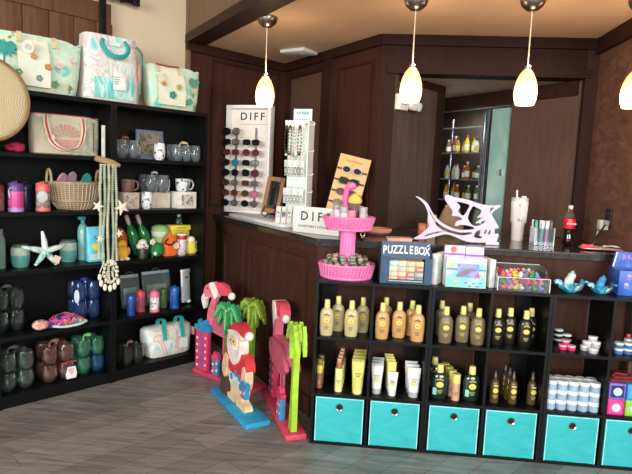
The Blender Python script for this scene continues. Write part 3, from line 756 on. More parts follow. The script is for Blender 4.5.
pk = thing('weekender_bag', 'tall marbled teal and pink weekender bag with teal loop handle', 'bag', L(.70, .15, T_), TH-.06)
bm = nb(); bag_body(bm, .38, .34, .20, .15, .42, .012, .0, 44, False); P('body', bm, marble_m, pk, 60)
bm = nb(); rows = []
for j in range(9):
    f = j/8; rows.append([Vector((-.13+.26*i/8, -.108-.018*math.sin(PI*min(1, f*1.02))*math.sin(PI*(.15+.7*i/8)), .02+.13*f)) for i in range(9)])
loft(bm, rows, closed=False); P('front_pocket', bm, swirl('marbled_teal', [(.3, (60, 186, 180)), (.42, (140, 214, 206)), (.5, (216, 230, 222)), (.58, (130, 210, 202)), (.7, (70, 196, 190))], 6, 2.4), pk)
bm = nb(); tube(bm, spline([(-.075, -.1, .385), (-.085, -.125, .345), (-.05, -.14, .295), (0, -.145, .28), (.06, -.14, .30), (.085, -.125, .35), (.07, -.1, .392)], 5), .011, 8, flat=1.3); P('handle', bm, teal_strap, pk)
bm = nb(); box(bm, (.02, -.14, .13), (.085, .003, .11), bev=.001); P('hang_tag', bm, M((224, 226, 220), .6), pk)
bm = nb(); marks(bm, .05, -.142, .155, 2, 4); P('lettering', bm, M((120, 150, 150), .6), pk)
bm = nb(); box(bm, (-.0, -.104, .365), (.07, .004, .022)); P('logo_patch', bm, M((206, 222, 230), .6), pk)
bm = nb(); tube(bm, spline([(.165, -.06, .38), (.20, -.07, .34), (.205, -.06, .24), (.185, -.08, .12), (.18, -.07, .05)], 5), .014, 8, flat=.5); P('side_strap', bm, M((90, 150, 140), .7), pk)
bm = nb(); box(bm, (.183, -.03, .17), (.02, .11, .20), bev=.008); P('side_pocket', bm, M((196, 130, 120), .7), pk)

# --- straw hat hung on the front edge
hat = thing('straw_hat', 'round woven straw hat hung on the bookcase beside the tote bag', 'hat', L(-.075, -.048, 1.80), TH+.1)
k = NT('woven_straw'); k.set(.75)
tcv = k.coords(); ln = k.add('ShaderNodeVectorMath', operation='LENGTH')
sx_ = k.add('ShaderNodeVectorMath', operation='MULTIPLY'); sx_.inputs[1].default_value = (1, 0, 1); k.link(tcv, sx_.inputs[0]); k.link(sx_.outputs[0], ln.inputs[0])
mt = k.add('ShaderNodeMath', operation='MULTIPLY'); mt.inputs[1].default_value = 700; k.link(ln.outputs['Value'], mt.inputs[0])
sn = k.add('ShaderNodeMath', operation='SINE'); k.link(mt.outputs[0], sn.inputs[0])
k.link(k.ramp(sn.outputs[0], [(0, (196, 172, 126)), (.35, (236, 218, 172)), (1, (252, 240, 208))]), k.b.inputs['Base Color']); k.bump(sn.outputs[0], .5, .004); straw_m = k.m
fm = Matrix.Rotation(PI/2, 4, 'X')
bm = nb(); lathe(bm, [(.088, .016), (.12, .012), (.19, .004), (.222, -.004), (.226, -.010), (.19, -.004), (.11, .004), (.085, .008)], 56, mat=fm); P('brim', bm, straw_m, hat, 60)
bm = nb(); lathe(bm, [(0, .022), (.05, .021), (.078, .018), (.088, .016), (.089, .012)], 40, mat=fm); P('crown', bm, straw_m, hat, 60)
bm = nb(); tube(bm, [Vector((.224*math.cos(2*PI*i/48), .007, .224*math.sin(2*PI*i/48))) for i in range(48)], .010, 6, True); P('brim_binding', bm, M((134, 104, 60), .8), hat)

# --- first shelf
canvas_m = blotch('canvas_print', [(0, (186, 176, 150)), (.52, (200, 190, 164)), (.6, (150, 168, 150)), (.66, (206, 198, 172))], 6, .85, 'LINEAR', 2)
pinkish = M((200, 140, 136), .8)
cv = thing('canvas_tote', 'cream canvas tote with pink striped handles on the top shelf', 'bag', L(.415, .15, S1), TH)
bm = nb(); bag_body(bm, .40, .42, .14, .10, .245, .012, .004); P('body', bm, canvas_m, cv, 50)
bm = nb(); tube(bm, [Vector((.21*math.copysign(abs(math.cos(a))**.42, math.cos(a)), .05*math.copysign(abs(math.sin(a))**.42, math.sin(a)), .243+.004*math.sin(3*a+.6)+.0024*math.cos(5*a))) for a in [2*PI*i/36 for i in range(36)]], .0035, 6, True); P('rim_binding', bm, M((172, 84, 84), .8), cv)
hp = spline([(-.135, -.06, .235), (-.14, -.085, .17), (-.11, -.10, .07), (-.03, -.105, .03), (.05, -.10, .06), (.085, -.085, .15), (.09, -.06, .235)], 6)
bm = nb(); strap(bm, hp, (1, -.0, .35), .034, .004); P('handle', bm, M((214, 204, 180), .8), cv)
bm = nb(); strap(bm, [p+Vector((0, -.004, 0)) for p in hp], (1, -.0, .35), .010, .004); P('handle_stripe', bm, M((176, 50, 58), .8), cv)
bm = nb()
for i in range(9):
    a = R(20+i*17); prism(bm, [(-.03+.02*math.cos(a), .10+.02*math.sin(a)), (-.03+.10*math.cos(a-.06), .10+.09*math.sin(a-.06)), (-.03+.10*math.cos(a+.06), .10+.09*math.sin(a+.06))], -.0865, -.084)
for i in range(4): box(bm, (-.03, -.083, .09-i*.015), (.2-.02*i, .002, .008))
P('printed_emblem', bm, pinkish, cv)
bm = nb(); box(bm, (.155, -.076, .12), (.006, .004, .19)); P('side_seam', bm, M((140, 50, 60), .8), cv)
bm = nb(); cyl(bm, (-.12, -.098, .10), (-.12, -.094, .10), .026, n=20); P('round_tag', bm, M((196, 186, 168), .7), cv)
pf = thing('pink_scarf', 'crumpled hot pink cloth lying below the straw hat', 'cloth', L(.10, .10, S1+.006), TH+.3)
bm = nb()
for i in range(9): sph(bm, (random.uniform(-.04, .04), random.uniform(-.035, .035), .014+.012*(i % 3)), (.034, .026, .014+.004*(i % 2)), 12, 8)
P('folds', bm, M((176, 30, 76), .8), pf)

clear_g = glass('clear_glass', (226, 232, 234), .35, .05, .10); blue_g = glass('blue_glass', (96, 140, 206), .4, .04, .16)
green_g = glass('green_glass', (110, 205, 172), .4, .04, .15); brown_g = glass('rosy_brown_glass', (190, 132, 122), .4, .04, .15); smoke_g = glass('smoky_glass', (150, 172, 158), .4, .04, .09)
twine = M((166, 130, 90), .8)
def glass_set(label, s, dep, z, cols, rows, r, h, gm, group, hand=twine, rz=0, extra=None):
    """stemless glasses packed together under a rope handle"""
    t = thing('glass_set', label, 'glasses', L(s, dep, z), TH+rz, group)
    for j in range(rows):
        for i in range(cols):
            for d_ in (0, 1):
                x = (i-(cols-1)/2)*2.04*r; y = (d_-.5)*2.04*r; zz = j*(h+.002)
                bm = nb(); lathe(bm, [(0, zz+.002), (r*.62, zz), (r*.86, zz+h*.14), (r, zz+h*.42), (r*.94, zz+h*.75), (r*.80, zz+h), (r*.77, zz+h), (r*.91, zz+h*.74), (r*.96, zz+h*.42), (r*.82, zz+h*.16), (r*.6, zz+h*.06), (0, zz+h*.05)], 20, (x, y, 0))
                P('glass', bm, extra if (extra and (i, j) == (1, 0)) else gm, t, 60)
    H = rows*(h+.002)
    if hand:
        w = cols*r
        bm = nb(); tube(bm, spline([(-w*.5, -r, H-.004), (-w*.3, -r*.3, H+.014), (0, 0, H+.022), (w*.3, r*.3, H+.014), (w*.5, r, H-.004)], 5), .005); P('rope_handle', bm, hand, t)
        bm = nb(); box(bm, (0, -.002, H+.014), (w*.5, .02, .012), bev=.004); P('bow', bm, hand, t)
    return t
gA = glass_set('clear stemless glasses with brown rope bow, beside the blue grey picture', .815, .13, S1, 2, 1, .043, .125, clear_g, 'clear stemless glass packs', M((130, 84, 60), .8))
gB = glass_set('clear stemless glasses with a paper tag, at the bar end of the top shelf', 1.252, .09, S1, 3, 1, .038, .118, clear_g, 'clear stemless glass packs', M((206, 190, 150), .8))
pc = thing('picture_box', 'blue grey framed picture box on the top shelf', 'picture', L(1.05, .205, S1+.003), TH, rot=(R(-7), 0, TH))
bm = nb(); box(bm, (0, 0, .105), (.215, .022, .21), bev=.003); P('frame', bm, M((112, 124, 146), .5), pc)
bm = nb(); box(bm, (0, -.0122, .105), (.165, .002, .16)); P('print', bm, blotch('seashell_print', [(0, (60, 64, 66)), (.42, (110, 106, 92)), (.52, (150, 140, 112)), (.6, (84, 88, 84))], 22, .6, 'LINEAR'), pc)
def cup(label, s, dep, z, mat, group, r=.04, h=.12):
    t = thing('stemless_cup', label, 'cup', L(s, dep, z), TH, group)
    bm = nb(); lathe(bm, [(0, .002), (r*.68, 0), (r*.9, h*.15), (r, h*.45), (r*.95, h*.8), (r*.84, h), (r*.80, h), (r*.9, h*.78), (r*.94, h*.45), (r*.7, h*.1), (0, h*.08)], 24); P('body', bm, mat, t, 60)
    bm = nb(); lathe(bm, [(r*.82, h-.002), (r*.87, h+.001), (r*.79, h+.001), (r*.82, h-.002)], 24); P('rim', bm, chrome, t)
    return t
pat1 = blotch('speckled_white', [(0, (226, 228, 228)), (.54, (232, 234, 234)), (.58, (90, 100, 120)), (.66, (216, 220, 222))], 28, .4)
c1 = cup('white speckled cup in front of the blue grey picture', 1.045, .075, S1, pat1, 'white speckled cups')
dup(c1, L(.965, .10, S2), TH, 'white speckled cup in front of the plain cream box')

# --- second shelf
def bottle_kid(label, s, dep, body, lid, z=S2, h=.16, r=.033, group='kids drinking bottles', base=None, tagc=None, nm='drinking_bottle', strap_c=None):
    t = thing(nm, label, 'bottle', L(s, dep, z), TH+.2, group)
    bm = nb(); lathe(bm, [(0, 0), (r*.92, 0), (r, .006), (r, h*.62), (r*.96, h*.68), (0, h*.68)], 22); P('body', bm, body, t)
    bm = nb(); lathe(bm, [(0, h*.68), (r*1.02, h*.68), (r*1.04, h*.74), (r*1.0, h*.88), (r*.8, h*.95), (0, h*.96)], 22)
    box(bm, (-r*.5, -r*.1, h*.95), (r*1.1, r*.8, h*.10), rot=(0, -.35, 0), bev=.004); P('lid', bm, lid, t)
    if base:
        bm = nb(); lathe(bm, [(0, -.0), (r*1.03, 0), (r*1.03, h*.12), (r*1.005, h*.12)], 22); P('base', bm, base, t)
    if strap_c:
        bm = nb(); tube(bm, spline([(-r*.7, -r*.4, h*.86), (-r*1.25, -r*.5, h*.7), (-r*1.1, -r*.5, h*.45)], 5), .003); P('strap', bm, strap_c, t)
    if tagc:
        bm = nb(); cyl(bm, (-r*.8, -r*1.15, h*.50), (-r*.8, -r*1.1, h*.50), .034, n=24); P('round_tag', bm, tagc, t)
    return t
pinkp = blotch('pink_pattern', [(0, (206, 70, 140)), (.5, (220, 110, 170)), (.6, (236, 190, 220))], 14, .4)
bottle_kid('dusty pink drinking bottle at the hat end of the second shelf', .02, .125, blotch('dusty_pink', [(0, (146, 84, 90)), (.5, (180, 120, 120)), (.6, (120, 70, 80))], 30, .5), M((150, 60, 80), .4))
bottle_kid('purple lidded pink drinking bottle on the second shelf', .096, .062, pinkp, M((96, 68, 132), .4), h=.175, r=.042, base=M((170, 140, 190), .4), strap_c=M((206, 190, 214), .5))
bottle_kid('dark navy drinking bottle behind the purple lidded one', .185, .17, M((22, 30, 58), .35), M((20, 30, 60), .3), h=.17, r=.038)
bottle_kid('coral lidded drinking bottle with a round white tag', .252, .07, blotch('grey_floral', [(0, (130, 112, 104)), (.5, (170, 150, 136)), (.6, (110, 100, 98))], 30, .5), M((222, 106, 96), .4), h=.175, r=.040, base=M((216, 110, 104), .4), tagc=M((214, 220, 222), .5))
# wicker basket of flip flops
k = NT('willow_wicker'); k.set(.7)
wv = k.add('ShaderNodeTexWave'); wv.inputs['Scale'].default_value = 26; wv.inputs['Distortion'].default_value = 1.2; wv.bands_direction = 'Z'
k.link(k.coords(), wv.inputs['Vector'])
k.link(k.ramp(wv.outputs['Fac'], [(.1, (110, 92, 72)), (.6, (176, 154, 126))]), k.b.inputs['Base Color']); k.bump(wv.outputs['Fac'], .6, .006); wick_m = k.m
bk = thing('wicker_basket', 'pale wicker basket with two loop handles holding sandals', 'basket', L(.475, .145, S2), TH)
rb, rt, hb = .10, .155, .17
bm = nb(); lathe(bm, [(0, .004), (rb, 0), (rb+.03, .04), (rt-.012, .11), (rt, hb), (rt-.006, hb+.004), (rt-.012, hb), (rt-.022, .11), (rb+.02, .04), (rb-.01, .012), (0, .01)], 36, sy=.82); P('bowl', bm, wick_m, bk, 60)
bm = nb()
for i in range(36):
    a = 2*PI*i/36
    tube(bm, [Vector((q*math.cos(a), q*.82*math.sin(a), z)) for q, z in ((rb+.004, .005), (rb+.033, .04), (rt-.008, .11), (rt+.003, hb))], .0035, 5)
P('stakes', bm, M((186, 166, 138), .7), bk)
bm = nb(); tube(bm, [Vector((rt*math.cos(2*PI*i/40), rt*.82*math.sin(2*PI*i/40), hb+.003)) for i in range(40)], .008, 6, True)
tube(bm, [Vector(((rb+.07*.62)*math.cos(2*PI*i/40), (rb+.07*.62)*.82*math.sin(2*PI*i/40), .058)) for i in range(40)], .006, 6, True); P('rim', bm, M((170, 148, 118), .7), bk)
for sx in (-1, 1):
    bm = nb(); tube(bm, [Vector((sx*(rt+.004), .04*math.cos(PI*i/12), hb+.085*math.sin(PI*i/12))) for i in range(13)], .008, 7); P('handle', bm, M((176, 154, 124), .7), bk)
def sandal(label, dx, dy, z, lean, soleM, strapM, rz):
    t = thing('sandal', label, 'sandal', L(.475, .145, S2)+WD*dx+WN*dy+Vector((0, 0, z)), rot=(R(-60)+lean, 0, TH+rz), group='sandals in the wicker basket')
    sole = [(.03*math.cos(a)*(1-.18*math.sin(a)), .075*math.sin(a)) for a in [2*PI*i/24 for i in range(24)]]
    bm = nb(); poly_prism(bm, sole, 0, .014); P('sole', bm, soleM, t)
    bm = nb(); tube(bm, spline([(-.028, -.01, .012), (-.016, .02, .032), (0, .042, .016), (.016, .02, .032), (.028, -.01, .012)], 5), .006); P('thong', bm, strapM, t)
    return t
sandal('pale pink sandal leaning in the wicker basket, at the bottle side', -.085, 0, .163, 0, M((196, 150, 166), .6), M((130, 110, 130), .5), .3)
sandal('lilac sandal leaning in the wicker basket', -.02, .01, .175, .1, M((170, 136, 160), .6), M((80, 96, 104), .5), .1)
sandal('sea green sandal leaning in the wicker basket', .075, .0, .168, .08, M((52, 140, 130), .6), M((120, 180, 80), .5), -.1)
# mugs on their boxes
box_m = M((214, 206, 190), .7)
def gift_box(label, s, dep, z, w, d, h, mat, group, win=None):
    t = thing('mug_box', label, 'box', L(s, dep, z), TH, group)
    bm = nb(); box(bm, (0, 0, h/2), (w, d, h), bev=.002); P('carton', bm, mat, t)
    if win:
        bm = nb(); box(bm, (0, -d/2-.0008, h*.5), (w*.62, .0015, h*.66)); P('printed_panel', bm, win, t)
    return t
shell_print = blotch('mug_print', [(0, (206, 196, 184)), (.48, (196, 184, 172)), (.54, (90, 80, 84)), (.62, (200, 190, 178))], 34, .6)
gift_box('cream mug box printed with a picture, below the brown mug', .85, .16, S2, .118, .11, .113, M((196, 180, 164), .7), 'cream mug boxes', shell_print)
gift_box('plain cream box behind the speckled cup', 1.075, .185, S2, .20, .09, .113, M((200, 190, 172), .7), 'cream mug boxes', M((206, 198, 184), .7))
gift_box('white mug box with printed picture, below the white mug', 1.278, .13, S2, .158, .12, .122, M((222, 218, 206), .7), 'cream mug boxes', shell_print)
def mug(label, s, dep, z, mat, hm, r=.045, h=.088):
    t = thing('mug', label, 'mug', L(s, dep, z), TH, 'mugs standing on their boxes')
    bm = nb(); lathe(bm, [(0, .001), (r*.8, 0), (r*.95, .012), (r*1.02, h*.6), (r*1.1, h), (r*1.04, h), (r*.96, h*.6), (r*.86, .02), (0, .012)], 26); P('body', bm, mat, t, 60)
    bm = nb(); tube(bm, spline([(r*.98, 0, h*.82), (r*1.5, 0, h*.86), (r*1.75, 0, h*.5), (r*1.4, 0, h*.18), (r*.9, 0, h*.22)], 5), .0065, 8); P('handle', bm, hm, t)
    return t
mug('dusky brown floral mug on the cream box beside the bead garland', .85, .16, S2+.1135, blotch('brown_floral', [(0, (126, 92, 84)), (.5, (150, 112, 102)), (.58, (80, 56, 54)), (.66, (150, 112, 102))], 26, .4), M((140, 104, 96), .4))
mug('white floral mug on the white box at the bar end', 1.275, .13, S2+.1225, blotch('white_floral', [(0, (206, 216, 216)), (.5, (222, 228, 226)), (.57, (50, 64, 74)), (.66, (206, 214, 214))], 22, .4), M((214, 220, 220), .4), r=.052, h=.094)
glass_set('clear stemless glasses standing on the plain cream box', 1.07, .185, S2+.1135, 2, 1, .047, .125, clear_g, 'clear stemless glass packs', M((190, 190, 186), .8))

# --- third shelf
sea_m = blotch('sea_glass', [(0, (110, 176, 168)), (.45, (136, 190, 180)), (.6, (160, 200, 190))], 9, .5, 'LINEAR')
jr = thing('tall_jar', 'tall pale green frosted jar at the hat end of the third shelf', 'jar', L(.018, .15, S3), TH)
jr.location = L(.022, .15, S3)
bm = nb(); lathe(bm, [(0, 0), (.036, 0), (.039, .01), (.039, .17), (.03, .20), (.024, .21), (0, .21)], 24); P('body', bm, M((120, 152, 138), .4), jr)
bm = nb(); lathe(bm, [(0, .21), (.028, .21), (.028, .235), (.02, .24), (0, .24)], 20); P('lid', bm, M((150, 150, 140), .4), jr)
def candle(label, s, dep, r, h, z=S3):
    t = thing('candle', label, 'candle', L(s, dep, z), TH, 'turquoise candles on the third shelf')
    bm = nb(); lathe(bm, [(0, 0), (r*.8, 0), (r*.96, h*.2), (r, h*.5), (r*.93, h*.85), (r*.84, h*.9), (0, h*.9)], 26); P('jar', bm, blotch('two_tone_teal', [(0, (64, 140, 132)), (.5, (90, 160, 150)), (.62, (130, 180, 170))], 5, .35, 'LINEAR', 2, (1, 1, 2)), t, 60)
    bm = nb(); lathe(bm, [(r*.98, h*.5), (r*1.01, h*.56), (r*.97, h*.84), (r*.93, h*.86)], 26); P('sand_band', bm, M((176, 190, 174), .7), t, 60)
    bm = nb(); lathe(bm, [(0, h*.9), (r*.86, h*.9), (r*.86, h*.96), (r*.7, h), (0, h)], 24); P('lid', bm, M((90, 104, 96), .5), t)
    return t
candle('round turquoise candle jar beside the tall frosted jar', .145, .15, .054, .14)
candle('round turquoise candle jar behind the starfish', .455, .20, .054, .145)
def star(bm, r, t, arm=5, ph=PI/2, lens=None, inner=.30):
    n = arm*2; top, bot = [], []
    for i in range(n):
        a = ph+PI*i/arm; q = r*(lens[i//2] if lens else 1) if i % 2 == 0 else r*inner
        w = .25 if i % 2 == 0 else .8
        top.append(Vector((q*math.cos(a), -t*w, q*math.sin(a)))); bot.append(Vector((q*math.cos(a), t*w, q*math.sin(a))))
    vt = [bm.verts.new(p) for p in top]; vb = [bm.verts.new(p) for p in bot]
    ct, cb_ = bm.verts.new((0, -t*1.4, 0)), bm.verts.new((0, t*1.4, 0))
    for i in range(n):
        j = (i+1) % n; bm.faces.new((ct, vt[i], vt[j])); bm.faces.new((cb_, vb[j], vb[i])); bm.faces.new((vt[i], vb[i], vb[j], vt[j]))
    return bm
sf = thing('starfish_ornament', 'white and turquoise driftwood starfish standing in front of the candles', 'ornament', L(.262, .07, S3+.096), rot=(R(-8), 0, TH))
kk_ = NT('white_teal_wood'); kk_.set(.7)
kk_.link(kk_.ramp(kk_.noise(kk_.coords((1, 1, 1)), 11, 3, .6, 1), [(.42, (222, 226, 218)), (.52, (190, 214, 208)), (.6, (60, 160, 156))]), kk_.b.inputs['Base Color'])
for i in range(5):
    a = R([95, 165, 232, 305, 15][i]); ln_ = [.125, .14, .105, .105, .13][i]
    bm = nb(); tube(bm, [Vector((0, 0, 0)), Vector((math.cos(a)*ln_*.5, -.008, math.sin(a)*ln_*.5)), Vector((math.cos(a)*ln_, 0, math.sin(a)*ln_))], [.021, .017, .008], 8); P('arm', bm, kk_.m, sf)
bm = nb(); box(bm, (.055, -.027, -.055), (.04, .002, .045), rot=(0, .4, 0)); P('paper_tag', bm, M((226, 196, 176), .7), sf)
sb = thing('tall_spray_bottle', 'tall pale turquoise spray bottle behind the blue bag', 'bottle', L(.56, .22, S3), TH)
bm = nb(); lathe(bm, [(0, 0), (.032, 0), (.034, .01), (.034, .2), (.024, .235), (.013, .245), (0, .245)], 22); P('body', bm, M((120, 186, 178), .25), sb, 60)
bm = nb(); lathe(bm, [(0, .244), (.014, .244), (.014, .27), (0, .27)], 16); box(bm, (-.008, 0, .282), (.05, .024, .024), bev=.006); P('trigger_head', bm, M((56, 160, 150), .35), sb)
bb = thing('gift_bag', 'light blue bag with yellow sun print hidden partly by the bead garland', 'bag', L(.585, .09, S3), TH)
bm = nb(); bag_body(bm, .11, .118, .055, .012, .235, .006, 0, 28, False); P('body', bm, M((104, 196, 216), .5), bb, 50)
bm = nb(); sunp = [((.03 if i % 2 else .018)*math.cos(PI*i/10), (.03 if i % 2 else .018)*math.sin(PI*i/10)) for i in range(20)]
prism(bm, sunp, -.037, -.033, (-.01, .105)); P('sun_print', bm, M((230, 220, 60), .5), bb)
bm = nb(); marks(bm, .05, -.031, .172, 1.6, 2); P('lettering', bm, M((40, 120, 160), .5), bb)
bm = nb(); box(bm, (0, -.0345, .04), (.1, .002, .04)); P('sand_print', bm, M((190, 226, 222), .5), bb)

yplush = M((226, 170, 50), .9)
pl = thing('plush_duck', 'small mustard yellow plush duck at the front of the third shelf', 'plush toy', L(.765, .07, S3), TH)
bm = nb(); sph(bm, (0, 0, .05), (.045, .042, .05), 18, 12); sph(bm, (-.004, -.006, .108), (.034, .032, .032), 16, 10); P('body', bm, yplush, pl)
bm = nb(); sph(bm, (-.012, -.04, .104), (.015, .014, .008), 10, 8); P('beak', bm, M((232, 120, 40), .8), pl)
for sx in (-1, 1):
    bm = nb(); sph(bm, (sx*.02, -.03, .012), (.018, .03, .012), 10, 8); P('foot', bm, M((222, 206, 170), .9), pl)
bm = nb(); sph(bm, (.042, .0, .06), (.014, .024, .03), 10, 8); P('wing', bm, M((204, 150, 40), .9), pl)
op = thing('orange_pillow', 'burnt orange plush cushion standing behind the yellow plush duck', 'cushion', L(.81, .222, S3+.005), TH)
bm = nb(); sph(bm, (0, 0, .10), (.07, .045, .10), 20, 12); P('body', bm, M((190, 92, 40), .95), op)
bm = nb(); tube(bm, [Vector((.07*math.cos(2*PI*i/24), 0, .10+.10*math.sin(2*PI*i/24))) for i in range(24)], .004, 6, True); P('seam', bm, M((150, 70, 30), .95), op)
def wine(label, s, dep, lean):
    t = thing('wine_bottle', label, 'bottle', L(s, dep-.015, S3+.0145), rot=(R(-6), lean, TH), group='green bottles leaning on the third shelf')
    bm = nb(); lathe(bm, [(0, .012), (.030, 0), (.037, .006), (.037, .15), (.033, .175), (.018, .215), (.014, .235), (.014, .262), (0, .262)], 24); P('body', bm, wine_m, t, 60)
    bm = nb(); lathe(bm, [(.0148, .222), (.0155, .262), (.0155, .294), (.013, .296), (0, .296)], 18); P('foil_cap', bm, M((186, 160, 156), .4), t)
    bm = nb(); lathe(bm, [(.0374, .04), (.0376, .05), (.0376, .11), (.0374, .12)], 24); P('label_band', bm, M((30, 110, 60), .5), t)
    return t
k = NT('bottle_green'); k.set(.12); k.b.inputs['Base Color'].default_value = lin((20, 118, 52)); k.b.inputs['Coat Weight'].default_value = .5; wine_m = k.m
wine('green bottle with pink foil cap, leaning beside the orange cushion', .952, .20, R(-17))
wine('second green bottle with pink foil cap, leaning behind the flower cup', 1.038, .20, R(-17))
fc = thing('flower_cup', 'white flower shaped cup on a dark stand in front of the green bottles', 'cup', L(.925, .085, S3), TH)
bm = nb(); lathe(bm, [(0, 0), (.034, 0), (.036, .06), (.034, .066), (0, .066)], 20); P('dark_jar', bm, M((46, 52, 44), .4), fc)
bm = nb()
for i in range(6):
    a = 2*PI*i/6; sph(bm, (.026*math.cos(a), .026*math.sin(a), .085), (.021, .021, .022), 10, 8)
sph(bm, (0, 0, .11), (.032, .032, .025), 12, 8); P('flower_top', bm, M((216, 214, 204), .6), fc)
bm = nb()
for x, z in ((-.014, .098), (.014, .102), (0, .08), (-.02, .075)): sph(bm, (x, -.044, z), .006, 8, 6)
P('dark_dots', bm, M((40, 40, 40), .5), fc)
fc2 = thing('paper_flower', 'pale folded flower lying against the green bottles', 'ornament', L(.995, .10, S3+.11), TH)
fc2.location = L(.981, .05, S3)
bm = nb(); tube(bm, [Vector((0, 0, 0)), Vector((0, .0, .1))], .003); P('stem', bm, M((60, 120, 60), .6), fc2)
bm = nb()
for i in range(5):
    a = 2*PI*i/5; sph(bm, (.013*math.cos(a), -.006, .115+.013*math.sin(a)), (.011, .008, .011), 10, 6)
P('petals', bm, M((206, 204, 176), .7), fc2)
gb = thing('green_plush', 'dark green plush ball in front of the green bottles', 'plush toy', L(1.038, .085, S3), TH)
bm = nb(); sph(bm, (0, 0, .052), (.05, .045, .052), 18, 12); P('body', bm, M((36, 130, 66), .95), gb)
bm = nb(); sph(bm, (-.035, -.04, .03), .014, 10, 8); P('pom_pom', bm, M((226, 228, 220), .9), gb)
gc = thing('green_bowl', 'pale lime green upturned bowl behind the orange plush bag', 'bowl', L(1.138, .216, S3), TH)
bm = nb(); lathe(bm, [(0, .0), (.06, 0), (.062, .12), (.066, .165), (.06, .20), (.035, .215), (0, .217)], 26); P('body', bm, M((150, 190, 120), .5), gc, 60)
bm = nb(); lathe(bm, [(.0625, .13), (.069, .166), (.0665, .17), (.0635, .16)], 26); P('rim', bm, M((206, 220, 190), .5), gc, 60)
oc = thing('plush_carrot', 'bright orange soft bag with pointed top and round white tag', 'plush toy', L(1.148, .095, S3), TH)
bm = nb(); loft(bm, [[Vector((math.copysign(abs(math.cos(a))**.6, math.cos(a))*w/2, math.copysign(abs(math.sin(a))**.6, math.sin(a))*d/2, z)) for a in [2*PI*i/24 for i in range(24)]] for w, d, z in ((.10, .06, 0), (.112, .08, .03), (.11, .08, .08), (.09, .06, .12), (.05, .03, .15), (.02, .012, .17))]); P('body', bm, M((222, 106, 44), .95), oc, 60)
bm = nb(); tube(bm, spline([(-.03, -.03, .13), (-.06, -.04, .10), (-.02, -.05, .085), (.02, -.045, .11)], 5), .006); P('dark_loop', bm, M((40, 30, 26), .8), oc)
bm = nb(); cyl(bm, (.03, -.047, .075), (.03, -.043, .075), .024, n=20); P('round_tag', bm, M((232, 200, 180), .6), oc)
yb = thing('yellow_box', 'yellow lidded box behind the red rimmed can', 'box', L(1.294, .215, S3), TH)
bm = nb(); box(bm, (0, 0, .085), (.15, .085, .17), bev=.004); P('carton', bm, M((214, 190, 50), .5), yb)
bm = nb(); box(bm, (0, 0, .1905), (.165, .10, .04), bev=.006); P('lid', bm, M((232, 214, 70), .5), yb)
bm = nb(); marks(bm, .09, -.0505, .194, 1.2, 2); P('lettering', bm, M((90, 90, 40), .5), yb)
cb2 = thing('small_clear_bottle', 'small clear stoppered bottle standing on the yellow box', 'bottle', L(1.30, .215, S3+.2112), TH)
bm = nb(); lathe(bm, [(0, 0), (.022, 0), (.024, .01), (.024, .04), (.013, .055), (.013, .066), (0, .066)], 20); P('body', bm, glass('pale_green_glass', (160, 200, 190), .4), cb2, 60)
bm = nb(); lathe(bm, [(0, .064), (.015, .064), (.015, .08), (0, .082)], 16); P('stopper', bm, M((150, 190, 180), .3), cb2)
cn = thing('drink_can', 'white can with red rim at the front of the third shelf', 'can', L(1.240, .075, S3), TH)
bm = nb(); lathe(bm, [(0, 0), (.032, 0), (.036, .008), (.036, .125), (.034, .13), (0, .13)], 22); P('body', bm, blotch('can_print', [(0, (196, 190, 196)), (.5, (206, 200, 206)), (.56, (120, 70, 90)), (.63, (200, 194, 200))], 26, .35), cn)
bm = nb(); lathe(bm, [(.0362, .118), (.0372, .122), (.0372, .145), (.0362, .148), (0, .148)], 22); P('red_band', bm, M((186, 30, 44), .35), cn)
bm = nb(); lathe(bm, [(0, .148), (.037, .148), (.037, .158), (.034, .161), (0, .161)], 22); P('lid', bm, M((226, 220, 220), .4), cn)
yp = thing('yellow_plush_bag', 'lemon yellow soft bag with white top at the end of the third shelf', 'plush toy', L(1.328, .085, S3), TH)
bm = nb(); loft(bm, [[Vector((.5*w*math.cos(a), .5*d*math.sin(a), z)) for a in [2*PI*i/22 for i in range(22)]] for w, d, z in ((.07, .05, 0), (.094, .075, .02), (.09, .07, .07), (.07, .05, .10))]); P('body', bm, M((226, 208, 80), .9), yp, 60)
bm = nb(); sph(bm, (-.012, -.01, .11), (.034, .03, .026), 16, 10); P('white_top', bm, M((232, 230, 214), .8), yp)
bm = nb(); tube(bm, spline([(.03, -.03, .10), (.01, -.045, .06), (.03, -.04, .03)], 5), .005); P('drawstring', bm, M((90, 100, 60), .8), yp)

# --- fourth shelf
glass_set('dark clear drinking glasses stacked two high at the hat end of the fourth shelf', .075, .195, S4, 2, 2, .044, .125, smoke_g, 'tall glass packs', M((110, 110, 100), .8))
bg_ = glass_set('cobalt blue drinking glasses stacked two high behind the bead garland', .556, .197, S4, 2, 2, .0445, .122, blue_g, 'tall glass packs', M((40, 70, 150), .7))
bm = nb(); cyl(bm, (-.09, -.10, .17), (-.09, -.097, .17), .028, n=18); bmesh.ops.scale(bm, vec=(.6, 1, 1.6), verts=bm.verts, space=Matrix.Translation((.09, .1, -.17))); P('paper_tag', bm, M((206, 214, 226), .6), bg_)
sc_ = thing('swim_scarf', 'bright pink and rainbow print scarf rolled beside the blue glasses', 'scarf', L(.345, .050, S4+.002), TH)
scarf_m = blotch('tropical_scarf', [(0, (26, 44, 90)), (.40, (200, 60, 140)), (.49, (30, 40, 80)), (.53, (226, 190, 80)), (.57, (206, 90, 130)), (.63, (60, 160, 160)), (.68, (216, 214, 206))], 15, .75)
scarf_o = blotch('coral_scarf', [(0, (206, 100, 96)), (.44, (226, 150, 130)), (.53, (230, 210, 200)), (.6, (110, 70, 110))], 18, .75)
bm = nb(); rings = []
